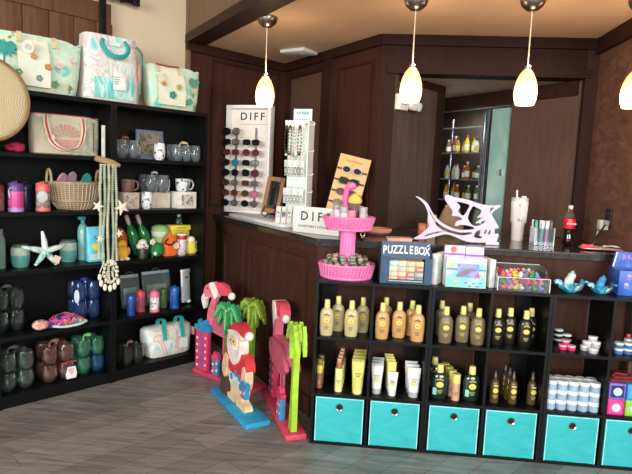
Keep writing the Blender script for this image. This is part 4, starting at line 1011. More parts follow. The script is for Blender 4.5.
for x, w, h in ((-.11, .02, .012), (-.09, .07, .04), (-.04, .1, .075), (.03, .105, .09), (.09, .09, .07), (.14, .06, .04), (.165, .02, .015)):
    rings.append([Vector((x, w*.5*math.cos(2*PI*i/16), h/2+.001+h/2*math.sin(2*PI*i/16))) for i in range(16)])
loft(bm, rings); P('roll', bm, scarf_m, sc_, 70)
bm = nb(); sph(bm, (-.125, -.005, .032), (.05, .045, .032), 16, 10); P('folded_end', bm, scarf_o, sc_)
bm = nb(); tube(bm, spline([(-.07, -.045, .022), (0, -.056, .010), (.1, -.052, .012), (.15, -.03, .02)], 5), .008); P('white_hem', bm, M((190, 220, 214), .7), sc_)
pouch_g = glass('clear_pouch', (190, 206, 206), .4, .18, .2)
def pouch(label, s, dep, w, h, c):
    t = thing('clear_pouch', label, 'pouch', L(s, dep-.02, S4+.006), rot=(R(-9), 0, TH), group='clear zip pouches')
    bm = nb(); bag_body(bm, w*.96, w, .035, .008, h, .004, .0, 28, False); P('body', bm, pouch_g, t, 60)
    bm = nb(); box(bm, (0, 0, h-.01), (w*.94, .016, .022), bev=.004); P('zip_strip', bm, M((150, 166, 168), .4), t)
    bm = nb(); box(bm, (0, -.004, h*.36), (w*.7, .008, h*.5), bev=.003); P('insert_card', bm, c, t)
    bm = nb(); tube(bm, [Vector((-.03+.03*math.cos(PI*i/10)+.03, -.004, h+.0+.02*math.sin(PI*i/10))) for i in range(11)], .004); P('handle_loop', bm, M((70, 80, 84), .5), t)
    return t
pouch('narrow clear zip pouch behind the blue and red bottles', .905, .225, .15, .245, blotch('pouch_a', [(0, (90, 116, 124)), (.5, (140, 160, 160)), (.62, (180, 190, 180))], 12, .6, 'LINEAR'))
pouch('wide clear zip pouch behind the pink bottle', 1.115, .215, .235, .255, blotch('pouch_b', [(0, (126, 140, 134)), (.5, (160, 170, 158)), (.62, (110, 140, 110))], 12, .6, 'LINEAR'))
bp_ = 'small drink bottles on the fourth shelf'
bottle_kid('royal blue drinking bottle just behind the bead garland on the fourth shelf', .825, .055, blotch('blue_lbl', [(0, (24, 60, 130)), (.5, (30, 76, 150)), (.6, (150, 150, 70))], 16, .35), M((26, 74, 160), .35), S4, .150, .029, bp_)
bottle_kid('red lidded rosy drinking bottle behind the pink one', .925, .11, blotch('rose_lbl', [(0, (150, 70, 84)), (.5, (176, 96, 106)), (.6, (206, 150, 150))], 16, .35), M((196, 70, 96), .4), S4, .158, .033, bp_)
bottle_kid('pink lidded white patterned drinking bottle, frontmost on the fourth shelf', 1.005, .05, blotch('letters_print', [(0, (222, 214, 216)), (.5, (226, 220, 220)), (.55, (70, 70, 80)), (.62, (224, 216, 216))], 30, .4), M((224, 110, 136), .4), S4, .158, .033, bp_, base=M((226, 120, 142), .4))
bottle_kid('olive green drinking bottle in shade behind the royal blue one at the bar end', 1.115, .12, M((72, 104, 60), .4), M((60, 96, 56), .4), S4, .148, .029, bp_)
bottle_kid('royal blue drinking bottle with yellow label at the bar end of the fourth shelf', 1.172, .055, blotch('blue_lbl2', [(0, (22, 70, 150)), (.48, (30, 90, 176)), (.56, (190, 180, 90)), (.62, (30, 84, 170))], 13, .35), M((30, 90, 180), .35), S4, .168, .033, bp_)
pg = thing('phone_pouch', 'white and pale blue waterproof phone pouch at the bar end', 'pouch', L(1.30, .10, S4+.008), rot=(R(-5), R(4), TH+.5))
bm = nb(); box(bm, (0, 0, .135), (.115, .02, .25), bev=.008); P('sleeve', bm, blotch('pouch_c', [(0, (150, 176, 190)), (.45, (196, 206, 210)), (.58, (206, 196, 200))], 8, .35, 'LINEAR'), pg)
bm = nb(); box(bm, (0, -.003, .252), (.12, .024, .022), bev=.005); P('clip', bm, M((206, 212, 214), .4), pg)
bm = nb(); box(bm, (0, -.0115, .20), (.03, .003, .014), bev=.001); P('slot', bm, M((40, 44, 50), .5), pg)
bm = nb(); sph(bm, (.03, -.008, .014), (.026, .016, .014), 12, 8); P('white_tip', bm, M((226, 226, 222), .6), pg)

# --- bottom shelf
glass_set('dark clear drinking glasses stacked two high on the bottom shelf', .09, .135, S5, 2, 2, .050, .118, smoke_g, 'tall glass packs', M((90, 96, 90), .8))
br_ = glass_set('rosy brown drinking glasses stacked two high with a white tag', .335, .135, S5, 2, 2, .051, .115, brown_g, 'tall glass packs', M((160, 110, 90), .8))
bm = nb(); prism(bm, [(-.03, .0), (.03, .0), (.036, .03), (.026, .078), (-.022, .078), (-.036, .03)], -.112, -.109, (.062, .012)); P('paper_tag', bm, M((232, 226, 230), .6), br_)
bm = nb(); marks(bm, .04, -.1125, .064, 1.6, 4); bmesh.ops.translate(bm, vec=(.062, 0, .01), verts=bm.verts); P('lettering', bm, M((190, 110, 130), .6), br_)
bm = nb(); tube(bm, [Vector((0, -.104, .118)), Vector((.05, -.106, .126)), Vector((.1, -.1, .118))], .004); P('red_cord', bm, M((170, 60, 50), .8), br_)
glass_set('sea green drinking glasses stacked two high with a pale bow', .550, .135, S5, 2, 2, .047, .115, green_g, 'tall glass packs', M((120, 210, 120), .7), extra=glass('aqua_glass', (60, 150, 200), .3))
glass_set('low pack of brown and green stemless glasses beside the marbled cooler', .848, .115, S5, 2, 1, .041, .13, glass('brown_green_glass', (100, 110, 92), .3), 'tall glass packs', M((140, 100, 90), .8))
cl_ = thing('cooler_bag', 'marbled white cooler bag with teal straps on the bottom shelf', 'bag', L(1.15, .135, S5), TH)
cool_m = swirl('marbled_cooler', [(.3, (110, 190, 182)), (.38, (206, 218, 210)), (.46, (226, 222, 214)), (.5, (196, 192, 186)), (.54, (222, 156, 146)), (.59, (226, 220, 210)), (.66, (140, 200, 192)), (.74, (206, 214, 206))], 6, 2.4)
bm = nb(); rings = []
for w, d, z in ((.32, .17, 0), (.345, .20, .012), (.36, .20, .10), (.385, .17, .165), (.395, .12, .205), (.35, .09, .222), (.25, .05, .228)):
    rings.append([Vector((math.copysign(abs(math.cos(a))**.45, math.cos(a))*w/2, math.copysign(abs(math.sin(a))**.45, math.sin(a))*d/2, z)) for a in [2*PI*i/36 for i in range(36)]])
loft(bm, rings); P('body', bm, cool_m, cl_, 60)
bm = nb(); box(bm, (0, 0, .227), (.33, .018, .008), bev=.002); P('zip', bm, M((70, 150, 146), .6), cl_)
for sx in (-.065, .085):
    bm = nb(); strap(bm, spline([(sx, -.103, .13), (sx, -.095, .175), (sx+.005, -.07, .225), (sx+.012, -.06, .265), (sx-.006, -.04, .28), (sx-.012, -.02, .262), (sx-.01, -.005, .232)], 4), (1, 0, 0), .032, .005); P('strap', bm, teal_strap, cl_)
bm = nb(); box(bm, (.0, -.095, .165), (.06, .003, .07), rot=(R(-20), 0, 0)); P('hang_tag', bm, M((214, 210, 196), .6), cl_)
bm = nb(); box(bm, (.10, -.103, .085), (.055, .003, .075)); P('care_label', bm, M((206, 214, 210), .6), cl_)
bm = nb(); box(bm, (.2, -.03, .15), (.012, .10, .06), bev=.004); P('side_pocket', bm, M((200, 150, 140), .7), cl_)

# --- driftwood bead garland on the front of the two bookcases
gd = thing('bead_garland', 'driftwood and bead garland with starfish hanging down the bookcase front', 'garland', L(.612, -.022, 1.50), TH)
dw = wood('driftwood', (150, 118, 82), (196, 164, 122), .8, (6, 6, 6))
bm = nb(); tube(bm, [Vector((-.075, 0, .012)), Vector((-.03, -.005, .0)), Vector((.03, -.004, -.012)), Vector((.085, 0, -.03))], [.018, .021, .02, .012], 8); box(bm, (.03, -.01, -.02), (.05, .02, .04), rot=(0, .3, 0), bev=.004); P('driftwood', bm, dw, gd)
bm = nb(); box(bm, (-.022, .004, .115), (.022, .012, .21), bev=.003); P('hanging_strap', bm, M((206, 206, 196), .7), gd)
seed = 0
for (x0, x1, zb, c, yy) in [(-.045, -.055, -.60, (214, 210, 180), -.012), (-.02, -.035, -.66, (176, 200, 176), -.018), (.0, -.005, -.74, (214, 208, 178), -.024), (.03, .035, -.72, (182, 202, 178), -.018), (.055, .06, -.62, (218, 214, 188), -.012)]:
    bm = nb(); n_ = int(abs(zb)/.0125)
    for i in range(n_):
        f = i/(n_-1); sph(bm, (x0+(x1-x0)*f+.004*math.sin(f*9+x0*80), yy, -.03+zb*f), (.0105 if i % 6 else .013, .0095, .0062), 8, 5)
    P('bead_strand', bm, M(c, .5), gd)
shellm = M((232, 224, 204), .6)
for x, z, r in [(.085, -.30, .055), (-.075, -.29, .042), (.07, -.47, .03), (-.06, -.50, .03), (.02, -.66, .03)]:
    bm = nb(); star(bm, r, .007, ph=PI/2+x*5, inner=.36); bmesh.ops.translate(bm, vec=(x, -.034, z), verts=bm.verts); P('starfish', bm, shellm, gd)
bm = nb()
for i in range(16):
    a = 2*PI*i/16; sph(bm, (.012+.045*math.cos(a), -.03, -.72+.07*math.sin(a)), .0115, 8, 6)
P('bead_loop', bm, M((206, 210, 186), .5), gd)
bm = nb(); cyl(bm, (.012, -.022, -.71), (.012, -.018, -.71), .034, n=18); P('dark_disc', bm, M((30, 36, 40), .5), gd)
for x, z in [(-.05, -.79), (-.025, -.82), (.01, -.83), (.04, -.82), (.065, -.79), (-.06, -.75)]:
    bm = nb(); sph(bm, (x, -.028, z), (.014, .010, .024), 10, 8); tube(bm, [Vector((x, -.026, z+.03)), Vector((x*.5, -.026, z+.10))], .003); P('shell_drop', bm, shellm, gd)
# ================================================================ painted wooden figures on the floor
flam = M((222, 112, 132), .6); flam_d = M((196, 88, 112), .6); red_p = M((206, 52, 62), .6); wht_p = M((228, 222, 210), .7)
base_pink = M((206, 66, 92), .55); hot = M((216, 62, 106), .6); blue_r = M((34, 140, 186), .6); purple_r = M((126, 84, 150), .6)
dot_m = M((206, 56, 100), .6); dot_b = M((40, 140, 186), .6); dotm = M((236, 210, 218), .6)
def slab(bm, pts, y, t, k=4, closed=True):
    q = [(p.x, p.y) for p in spline([Vector((a, b)) for a, b in pts], k, True)] if k else pts
    return prism(bm, q, y-t/2, y+t/2)
def gift(t, x, y, w, h, wrap, ribbon, bow, th=.03, bh=.07):
    bm = nb(); box(bm, (x, y, h/2), (w, th, h), bev=.003); n0 = set(bm.faces)
    for sy in (-1, 1):
        for k_ in range(int(h/.05)):
            for q in (-.34, .34): disc(bm, (x+q*w, y+sy*th/2, .028+k_*.05+(.012 if q > 0 else 0)), .009, 10, .0012)
    for f_ in bm.faces: f_.material_index = 0 if f_ in n0 else 1
    g = P('gift_box', bm, [wrap, dotm], t)
    bm = nb(); box(bm, (x, y, h/2), (w*.22, th+.004, h)); P('ribbon', bm, ribbon, g)
    bm = nb(); prism(bm, [(x-w*.62, h), (x-w*.62, h+bh*.45), (x-w*.35, h+bh*.55), (x-w*.28, h+bh), (x-w*.05, h+bh*.62), (x+w*.2, h+bh*1.05), (x+w*.34, h+bh*.6), (x+w*.62, h+bh*.55), (x+w*.62, h)], y-th*.45, y+th*.45); P('bow', bm, bow, g)
def palm(t, x, y, h, w, ph, leaf, trunkm, th=.028, lean=.02):
    bm = nb(); prism(bm, [(x-.03, 0), (x+.03, 0), (x+.018+lean*.5, h*.5), (x+.016+lean, h), (x-.016+lean, h), (x-.016+lean*.4, h*.5)], y-th/2, y+th/2); tr = P('palm_trunk', bm, trunkm, t)
    bm = nb(); rb = nb()
    for q, (ex, ez, up) in enumerate([(-1.0, -.30, .45), (-.86, -.72, .40), (-.50, -1.0, .26), (-.08, -1.02, .12), (.36, -.98, .20), (.78, -.76, .36), (1.0, -.34, .45), (.66, -.08, .42), (-.62, -.04, .42)]):
        sp = spline([Vector((0, .22)), Vector((ex*.42, .22+up*.55)), Vector((ex*.80, (.22+up*.35+ez)*.5)), Vector((ex, ez))], 4)
        L1, L2 = [], []; n = len(sp)
        for i, c in enumerate(sp):
            a = sp[min(i+1, n-1)]-sp[max(i-1, 0)]; nr = Vector((-a.y, a.x)).normalized()
            wd_ = (.19*math.sin(PI*min(1, .12+.88*i/(n-1)))+.012)*(1 if i % 2 == 0 else .62)
            if i == n-1: wd_ = .004
            L1.append(c+nr*wd_); L2.append(c-nr*wd_)
        o_ = [((p.x)*w/2, p.y*ph/2) for p in L1+L2[::-1]]
        yy = y+(q % 3-1)*th*.8
        prism(bm, o_, yy-th*.32, yy+th*.32, (x+lean, h))
        tube(rb, [Vector((x+lean+c.x*w/2, yy-th*.32, h+c.y*ph/2)) for c in sp[:-2]], .0028, 4)
    P('palm_crown', bm, leaf, t); P('frond_ribs', rb, rib_m, t)
def flamingo(label, loc, ang, L_, D_, palms, gifts, th=1):
    t = thing('wooden_flamingo', label, 'figure', loc, R(ang), 'painted wooden flamingos')
    bm = nb(); box(bm, (0, 0, .016), (L_, D_, .031), bev=.004); P('base', bm, base_pink, t)
    sub = Matrix.Translation((0, 0, .031))
    def part(nm, bm, m, pr=t):
        bmesh.ops.translate(bm, vec=(0, 0, .031), verts=bm.verts); return P(nm, bm, m, pr)
    body = [(-.248, .528), (-.268, .566), (-.254, .605), (-.217, .629), (-.167, .636), (-.139, .620), (-.121, .582), (-.128, .533), (-.142, .483), (-.15, .433), (-.108, .434), (-.025, .42), (.064, .400), (.137, .372), (.175, .335), (.112, .293), (.04, .268), (-.004, .262), (-.126, .28), (-.198, .297), (-.223, .343), (-.222, .412), (-.199, .483), (-.179, .53), (-.213, .536)]
    bm = nb(); slab(bm, body, 0, .026*th, 3); b = part('body', bm, flam)
    ws = 1.4 if th > 1 else 1
    wing = [(x*ws, .335+(z-.335)*ws) for x, z in [(-.14, .385), (-.02, .40), (.08, .375), (.15, .325), (.06, .285), (-.06, .29), (-.15, .32)]]
    bm = nb(); slab(bm, wing, -.019*th, .012*th, 3); part('wing', bm, flam_d, b)
    bm = nb(); slab(bm, wing, .019*th, .012*th, 3); part('wing', bm, flam_d, b)
    bm = nb(); cyl(bm, (-.225, -.0145*th, .593), (-.225, .0145*th, .593), .007, n=10); part('eye', bm, M((90, 40, 50), .5), b)
    bm = nb(); slab(bm, [(-.254, .567), (-.284, .533), (-.293, .499), (-.267, .438), (-.246, .456), (-.238, .507), (-.216, .533), (-.24, .545)], 0, .022, 2); part('beak', bm, wht_p)
    bm = nb(); slab(bm, [(-.205, .628), (-.155, .645), (-.110, .578), (-.142, .53), (-.170, .568)], 0, .042*th, 3); part('hat_band', bm, wht_p)
    bm = nb(); slab(bm, [(-.155, .640), (-.09, .655), (-.03, .636), (-.004, .585), (-.027, .572), (-.113, .573)], 0, .034*th, 3); part('hat', bm, M((218, 74, 96), .6))
    bm = nb(); sph(bm, (.012, 0, .574), (.028, .026, .028), 14, 10); part('pom_pom', bm, wht_p)
    for x in (-.06, .01):
        bm = nb(); cyl(bm, (x, 0, -.002), (x+.005, 0, .275), .009, n=10); part('leg', bm, flam_d)
    for a in palms:
        n0 = set(t.children); palm(t, *a)
        for o in set(t.children)-n0: o.location.z = .031
    for a in gifts:
        n0 = set(t.children); gift(t, *a)
        for o in set(t.children)-n0: o.location.z = .0315
    return t
rib_m = M((170, 206, 120), .6)
green_leaf = M((56, 156, 104), .55); lime = M((164, 206, 52), .55); olive_l = M((128, 152, 50), .6); lime_t = M((140, 186, 48), .55)
flamingo('wooden flamingo in a red hat standing nearest the bookcase, behind the bearded figure', (-.66, .81, .0005), -33, .60, .15,
         [(.025, -.05, .455, .25, .27, green_leaf, M((90, 120, 60), .6)), (.165, .04, .505, .22, .24, olive_l, lime_t, .035)],
         [(-.235, -.035, .13, .285, dot_m, purple_r, blue_r, .035, .08), (-.075, -.05, .06, .115, dot_b, hot, hot, .03, .05)])
flamingo('wooden flamingo in a red hat standing against the black cube unit', (-.200, .32, .0005), -67.5, .66, .12,
         [(.262, -.005, .545, .19, .24, lime, lime, .034)],
         [(-.25, .0, .11, .26, dot_m, purple_r, blue_r, .04, .075), (.10, -.035, .075, .125, dot_b, hot, hot, .035, .06)], 1.9)

# the bearded figure
st_ = thing('wooden_bearded_figure', 'wooden bearded man figure in red cap and shirt on a bright blue base', 'figure', (-.488, .378, .0005), R(-54.8))
bm = nb(); box(bm, (0, 0, .016), (.615, .155, .031), bev=.004); P('base', bm, M((40, 152, 196), .5), st_)
skin = M((232, 196, 156), .65); fold = M((190, 60, 66), .7)
def part(nm, pts, y, th, m, k=4, pr=st_):
    bm = nb(); slab(bm, pts, y, th, k); bmesh.ops.translate(bm, vec=(0, 0, .031), verts=bm.verts); return P(nm, bm, m, pr)
part('legs', [(-.075, .18), (.06, .19), (.12, .17), (.125, .10), (.11, .055), (.16, .035), (.165, 0), (.03, 0), (.02, .045), (.0, .06), (-.01, .0), (-.115, 0), (-.12, .03), (-.07, .055), (-.085, .12)], 0, .05, skin, 3)
part('shorts', [(-.09, .235), (.12, .235), (.135, .15), (.125, .115), (.045, .115), (.02, .15), (-.01, .115), (-.085, .115), (-.1, .17)], 0, .056, M((206, 214, 206), .7), 2)
bm = nb()
for x, z, c in ((-.05, .16, 0), (.08, .19, 0), (.02, .20, 0), (.10, .14, 0)): disc(bm, (x, -.03, z+.031), .022, 8, .002)
P('printed_flowers', bm, M((40, 150, 190), .6), st_)
part('shirt', [(-.155, .31), (-.07, .345), (.09, .345), (.165, .31), (.175, .25), (.13, .225), (.12, .19), (-.085, .19), (-.105, .23), (-.15, .24)], 0, .062, red_p, 3)
part('arm', [(-.145, .285), (-.185, .235), (-.20, .17), (-.165, .125), (-.13, .135), (-.12, .20), (-.105, .26)], -.012, .05, skin, 3)
part('arm', [(.155, .285), (.185, .235), (.180, .16), (.145, .13), (.115, .15), (.125, .21), (.13, .26)], -.012, .05, skin, 3)
part('beard', [(-.10, .405), (-.06, .435), (.06, .435), (.10, .40), (.095, .335), (.05, .275), (.0, .255), (-.06, .28), (-.10, .335)], -.014, .06, wht_p, 3)
part('face', [(-.055, .425), (.055, .425), (.06, .385), (.03, .355), (-.03, .355), (-.06, .385)], -.04, .02, skin, 3)
bm = nb()
for sx in (-.022, .022): disc(bm, (sx, -.052, .405+.031), .006, 10, .002)
P('eyes', bm, M((50, 50, 56), .5), st_)
bm = nb(); sph(bm, (0, -.052, .388+.031), (.012, .008, .011), 10, 8); P('nose', bm, M((222, 150, 120), .6), st_)
part('moustache', [(-.05, .372), (0, .382), (.05, .372), (.03, .352), (0, .362), (-.03, .352)], -.05, .012, M((236, 232, 222), .7), 3)
part('cap_brim', [(-.095, .425), (.0, .44), (.095, .425), (.095, .45), (0, .466), (-.095, .45)], -.006, .07, wht_p, 2)
part('cap', [(-.085, .45), (-.06, .495), (.02, .517), (.09, .505), (.135, .478), (.12, .455), (.06, .452)], 0, .055, red_p, 3)
bm = nb(); sph(bm, (.145, 0, .466+.031), (.028, .028, .028), 14, 10); P('pom_pom', bm, wht_p, st_)
part('sack', [(-.235, 0), (-.225, .10), (-.185, .165), (-.15, .16), (-.135, .09), (-.135, 0)], -.005, .055, M((78, 58, 44), .8), 3)
gift(st_, .168, -.03, .07, .07, dot_b, hot, blue_r, .03, .04)
for o in list(st_.children):
    if o.name.startswith('gift_box'): o.location.z = .13
# ================================================================ things on the bar
CT = 1.1005
# --- white sunglasses display
blk = M((22, 22, 24), .35)
slabw = thing('display_plinth', 'long white plinth under the sunglasses display on the bar', 'plinth', B(1.04, .225, CT), BRZ)
bm = nb(); box(bm, (0, 0, .011), (.92, .30, .022), bev=.002); P('board', bm, white_p, slabw)
bm = nb()
for i in range(14): box(bm, (-.25+.022*i, -.1508, .012), (.014, .001, .006))
P('lettering', bm, M((150, 150, 150), .5), slabw)
DZ = CT+.0225
ang = R(-13)
ds = thing('sunglasses_display', 'tall white sunglasses display with DIFF lettering under the pendant', 'display', (-.752, 1.70, DZ), ang)
W_, H_, D_ = .40, .885, .085
pinkw = M((244, 234, 226), .5, var=.02)
bm = nb(); box(bm, (0, .03, H_/2), (W_-.04, .02, H_-.04)); P('back_panel', bm, pinkw, ds)
for x in (-W_/2+.0125, W_/2-.0125):
    bm = nb(); box(bm, (x, 0, H_/2), (.025, D_, H_), bev=.002); P('side_frame', bm, white_p, ds)
for z in (.0125, H_-.0125):
    bm = nb(); box(bm, (0, 0, z), (W_-.05, D_, .025)); P('cross_frame', bm, white_p, ds)
letters('DIFF', .088, blk, ds, (.012, .0185, H_-.088), space=1.4, fat=.001)
bm = nb()
for i in range(22): box(bm, (-.10+.0125*i, .0195, H_-.15), (.008, .001, .004))
P('tagline_lettering', bm, M((120, 120, 120), .5), ds)
for x in (-.125, .055):
    bm = nb(); box(bm, (x, .012, .375), (.016, .012, .66)); P('peg_rail', bm, M((150, 146, 142), .35, .6), ds)
rowz = [.665-.0835*i for i in range(8)]
for x in (-.125, .055):
    for i, z in enumerate(rowz):
        if x > 0 and i == 0: continue
        bm = nb(); cyl(bm, (x, .008, z-.014), (x, -.094, z-.010), .004, n=8); P('peg', bm, chrome, ds)
# slim line across the panel
bm = nb(); box(bm, (.03, .0188, .625), (.26, .002, .003)); P('shelf_line', bm, M((200, 180, 170), .5), ds)

lens_dark = M((26, 26, 30), .12, 0, .6); lens_brown = M((84, 54, 40), .12, 0, .6); lens_blue = M((40, 150, 190), .12, .3, .6); lens_pink = M((222, 120, 170), .12, .2, .6)
lens_grey = glass('grey_lens', (150, 154, 160), .4, .06, .3); lens_rose = M((92, 50, 58), .12, 0, .6); lens_clear = glass('clear_lens', (220, 228, 236), .4)
def rim(bm, cx, w, h, kind, r):
    pts = []
    for i in range(18):
        a = 2*PI*i/18; e = {'round': 1, 'square': .5, 'cat': .7}[kind]
        x = math.copysign(abs(math.cos(a))**e, math.cos(a))*w; z = math.copysign(abs(math.sin(a))**e, math.sin(a))*h
        if kind == 'cat' and z > 0: z += .2*h*abs((x+ (w if cx > 0 else -w))/(2*w))
        pts.append(Vector((cx+x, 0, z)))
    tube(bm, pts, r, 6, True); return pts
def sunglasses(label, loc, rz, frame, lens, group, kind='square', w=.027, h=.022, lens2=None, tilt=0, rim_r=.0026, fold=False):
    t = thing('sunglasses', label, 'sunglasses', loc, rz, group, rot=(tilt, 0, rz))
    bm = nb(); c = w+.009
    pl = rim(bm, -c, w, h, kind, rim_r); pr_ = rim(bm, c, w, h, kind, rim_r)
    tube(bm, spline([(-.010, 0, h*.35), (0, -.003, h*.55), (.010, 0, h*.35)], 4), rim_r, 6); P('frame', bm, frame, t)
    for pts, l in ((pl, lens), (pr_, lens2 or lens)):
        bm = nb(); prism(bm, [(p.x, p.z) for p in pts], -.0008, .0008); P('lens', bm, l, t)
    for sx in (-1, 1):
        tp = [Vector((sx*(c+w), .001, h*.5)), Vector((sx*(c+w-.006), .006, h*.5)), Vector((-sx*.012, .008, h*(.1 if sx > 0 else .3)))] if fold else [Vector((sx*(c+w), 0, h*.55)), Vector((sx*(c+w+.003), .02, h*.55)), Vector((sx*(c+w), .04, h*.5))]
        bm = nb(); tube(bm, tp, .0022, 5); P('temple', bm, frame, t)
    return t
def dsp(x, y, z):
    m = Matrix.Translation((-.752, 1.70, DZ)) @ Matrix.Rotation(ang, 4, 'Z'); return m @ Vector((x, y, z))
fk = M((22, 20, 22), .3); ft = M((120, 76, 56), .3); fr_ = M((110, 36, 50), .3); fg = M((196, 180, 150), .25, .6); fb_ = M((60, 80, 120), .3)
colA = [('black round', fk, lens_dark, 'cat', lens_grey), ('black browline', fk, lens_dark, 'square', lens_grey), ('maroon', fr_, lens_rose, 'square', None), ('blue mirrored', fb_, lens_dark, 'round', lens_blue),
        ('small black round', fk, lens_dark, 'round', None), ('brown tinted', ft, lens_brown, 'round', lens_grey), ('tortoise round', ft, lens_brown, 'round', None), ('black gradient', fk, lens_dark, 'round', lens_grey)]
colB = [None, ('heavy black square', fk, lens_dark, 'square', None), ('rose pink', fr_, lens_rose, 'round', None), ('black square half clear', fk, lens_dark, 'square', lens_clear), ('small dark oval', fk, lens_dark, 'cat', lens_rose),
        ('brown square', ft, lens_brown, 'square', lens_grey), ('dark framed pink mirrored', ft, lens_brown, 'round', lens_pink), ('black round grey lensed', fk, lens_dark, 'round', lens_grey)]
ordn = ['top', 'second', 'third', 'fourth', 'fifth', 'sixth', 'seventh', 'lowest']
for cx, colm, cname in ((-.125, colA, 'outer'), (.055, colB, 'inner')):
    for i, c in enumerate(colm):
        if not c: continue
        sunglasses('%s sunglasses on the %s row of the display\'s %s peg rail' % (c[0], ordn[i], cname), dsp(cx, -.086, rowz[i]), ang, c[1], c[2], 'sunglasses on the white display', c[3], .032, .026 if c[3] != 'square' else .022, c[4])

# --- wooden framed mirror leaning by the display
fm_ = thing('framed_mirror', 'small wooden framed mirror leaning on a stand in front of the display', 'mirror', (-.475, 1.235, DZ+.042), rot=(R(-12), R(3), R(-22)))
ow = wood('oak_frame', (132, 92, 60), (172, 128, 90), .55, (8, 8, 2))
w, h = .155, .275
for x in (-w/2+.016, w/2-.016):
    bm = nb(); box(bm, (x, 0, h/2), (.032, .022, h), bev=.003); P('frame_side', bm, ow, fm_)
for z in (.016, h-.016):
    bm = nb(); box(bm, (0, 0, z), (w-.064, .022, .032)); P('frame_end', bm, ow, fm_)
bm = nb(); box(bm, (0, .004, h/2), (w-.06, .006, h-.06)); P('mirror_glass', bm, M((120, 124, 122), .06, .9), fm_)
bm = nb(); box(bm, (.004, -.001, h/2-.01), (.058, .004, .135), bev=.002); cyl(bm, (.012, -.002, h*.78), (.012, .002, h*.78), .014, n=16); P('dark_inset', bm, blk, fm_)
for x in (-.05, .05):
    bm = nb(); tube(bm, spline([(x, -.012, .05), (x, -.035, .0), (x*1.05, -.045, -.012), (x*1.1, .03, -.028), (x*1.1, .06, .04)], 5), .004, 6); P('stand_wire', bm, blk, fm_)

# --- jewellery tower
jt = thing('jewelry_tower', 'pale jewellery tower hung with bracelets beside the framed mirror', 'display', (-.245, .98, CT+.0225), R(-14))
pale = M((206, 222, 214), .5, var=.03)
bm = nb(); box(bm, (0, 0, .01), (.22, .17, .02), bev=.002); P('base', bm, white_p, jt)
bm = nb(); box(bm, (.01, 0, .35), (.145, .10, .66)); P('column', bm, pale, jt)
bm = nb(); box(bm, (.02, .0, .74), (.135, .006, .10)); P('header_card', bm, M((190, 222, 220), .5), jt)
bm = nb()
for i in range(5): tube(bm, spline([(-.025+.019*i, -.0045, .752), (-.019+.019*i, -.0045, .772), (-.013+.019*i, -.0045, .754)], 4), .002, 5)
P('lettering', bm, M((40, 80, 84), .5), jt)
bm = nb()
for i in range(7): box(bm, (-.03+.016*i, -.0035, .72), (.011, .001, .005))
P('small_lettering', bm, M((70, 110, 112), .5), jt)
bm = nb(); box(bm, (.085, -.0, .36), (.008, .11, .70)); P('white_edge', bm, white_p, jt)
for z in (.665, .43, .24):
    for i in range(6):
        bm = nb(); tube(bm, [Vector((-.055+.024*i, -.049, z)), Vector((-.055+.024*i, -.085, z+.002)), Vector((-.055+.024*i, -.092, z+.014))], .002, 5); P('hook', bm, chrome, jt)
for z in (.68, .50, .34, .22):
    bm = nb(); tube(bm, [Vector((.088, -.02, z)), Vector((.115, -.02, z)), Vector((.12, -.02, z+.012))], .003, 5); P('side_hook', bm, white_p, jt)
def jp(x, y, z): return (Matrix.Translation((-.245, .98, CT+.0225)) @ Matrix.Rotation(R(-14), 4, 'Z')) @ Vector((x, y, z))
silver = M((190, 190, 190), .25, .9); dkbead = M((60, 58, 58), .3, .3); pearl = M((216, 210, 204), .3)
nl = ['dark beaded necklace', 'grey beaded necklace', 'silver chain necklace', 'pearl white necklace', 'dark silver necklace', 'pale pearl necklace']
for i in range(6):
    t = thing('necklace', '%s on the %s hook of the jewellery tower top row' % (nl[i], ordn[i].replace('top', 'first').replace('sixth', 'last')), 'necklace', jp(-.055+.024*i, -.097, .668), R(-14), 'necklaces on the jewellery tower')
    bm = nb(); n_ = 26; ln_ = .19+.012*(i % 3)
    for j in range(n_):
        a = 2*PI*j/n_; sph(bm, (.0125*math.sin(a), -.002+.002*math.cos(a), -ln_/2+ln_/2*math.cos(a)), (.006, .005, .0078), 6, 4)
    P('beads', bm, [dkbead, dkbead, silver, pearl, dkbead, pearl][i], t)
    bm = nb(); sph(bm, (0, -.004, -ln_-.006), (.009, .006, .01), 8, 6); P('pendant', bm, pearl, t)
    bm = nb(); box(bm, (0, -.003, .012), (.022, .001, .045), rot=(R(12), 0, 0)); P('price_card', bm, M((226, 230, 226), .6), t)
bl_ = ['white carded charm', 'silver carded charm', 'white carded bracelet', 'dark tassel bracelet', 'silver beaded bracelet', 'white carded earring']
f_ = None
for rw, z in enumerate((.433, .243)):
    for i in range(6):
        lab = '%s on the %s row of the jewellery tower, %s hook' % (bl_[(i+rw*2) % 6], ['middle', 'lower'][rw], ordn[i].replace('top', 'first').replace('sixth', 'last'))
        t = thing('carded_jewelry', lab, 'jewelry', jp(-.055+.024*i, -.088, z), R(-14), 'carded jewellery on the jewellery tower')
        bm = nb(); box(bm, (0, -.002, -.05), (.026, .002, .105), rot=(R(4), 0, R(random.uniform(-20, 20)))); P('card', bm, M((214, 220, 216) if i % 2 else (190, 196, 194), .6), t)
        bm = nb()
        for j in range(12):
            a = 2*PI*j/12; sph(bm, (.009*math.cos(a), -.009, -.07+.024*math.sin(a)), .0036, 6, 4)
        P('beads', bm, dkbead if (i == 3 or (i+rw) % 4 == 0) else silver, t)
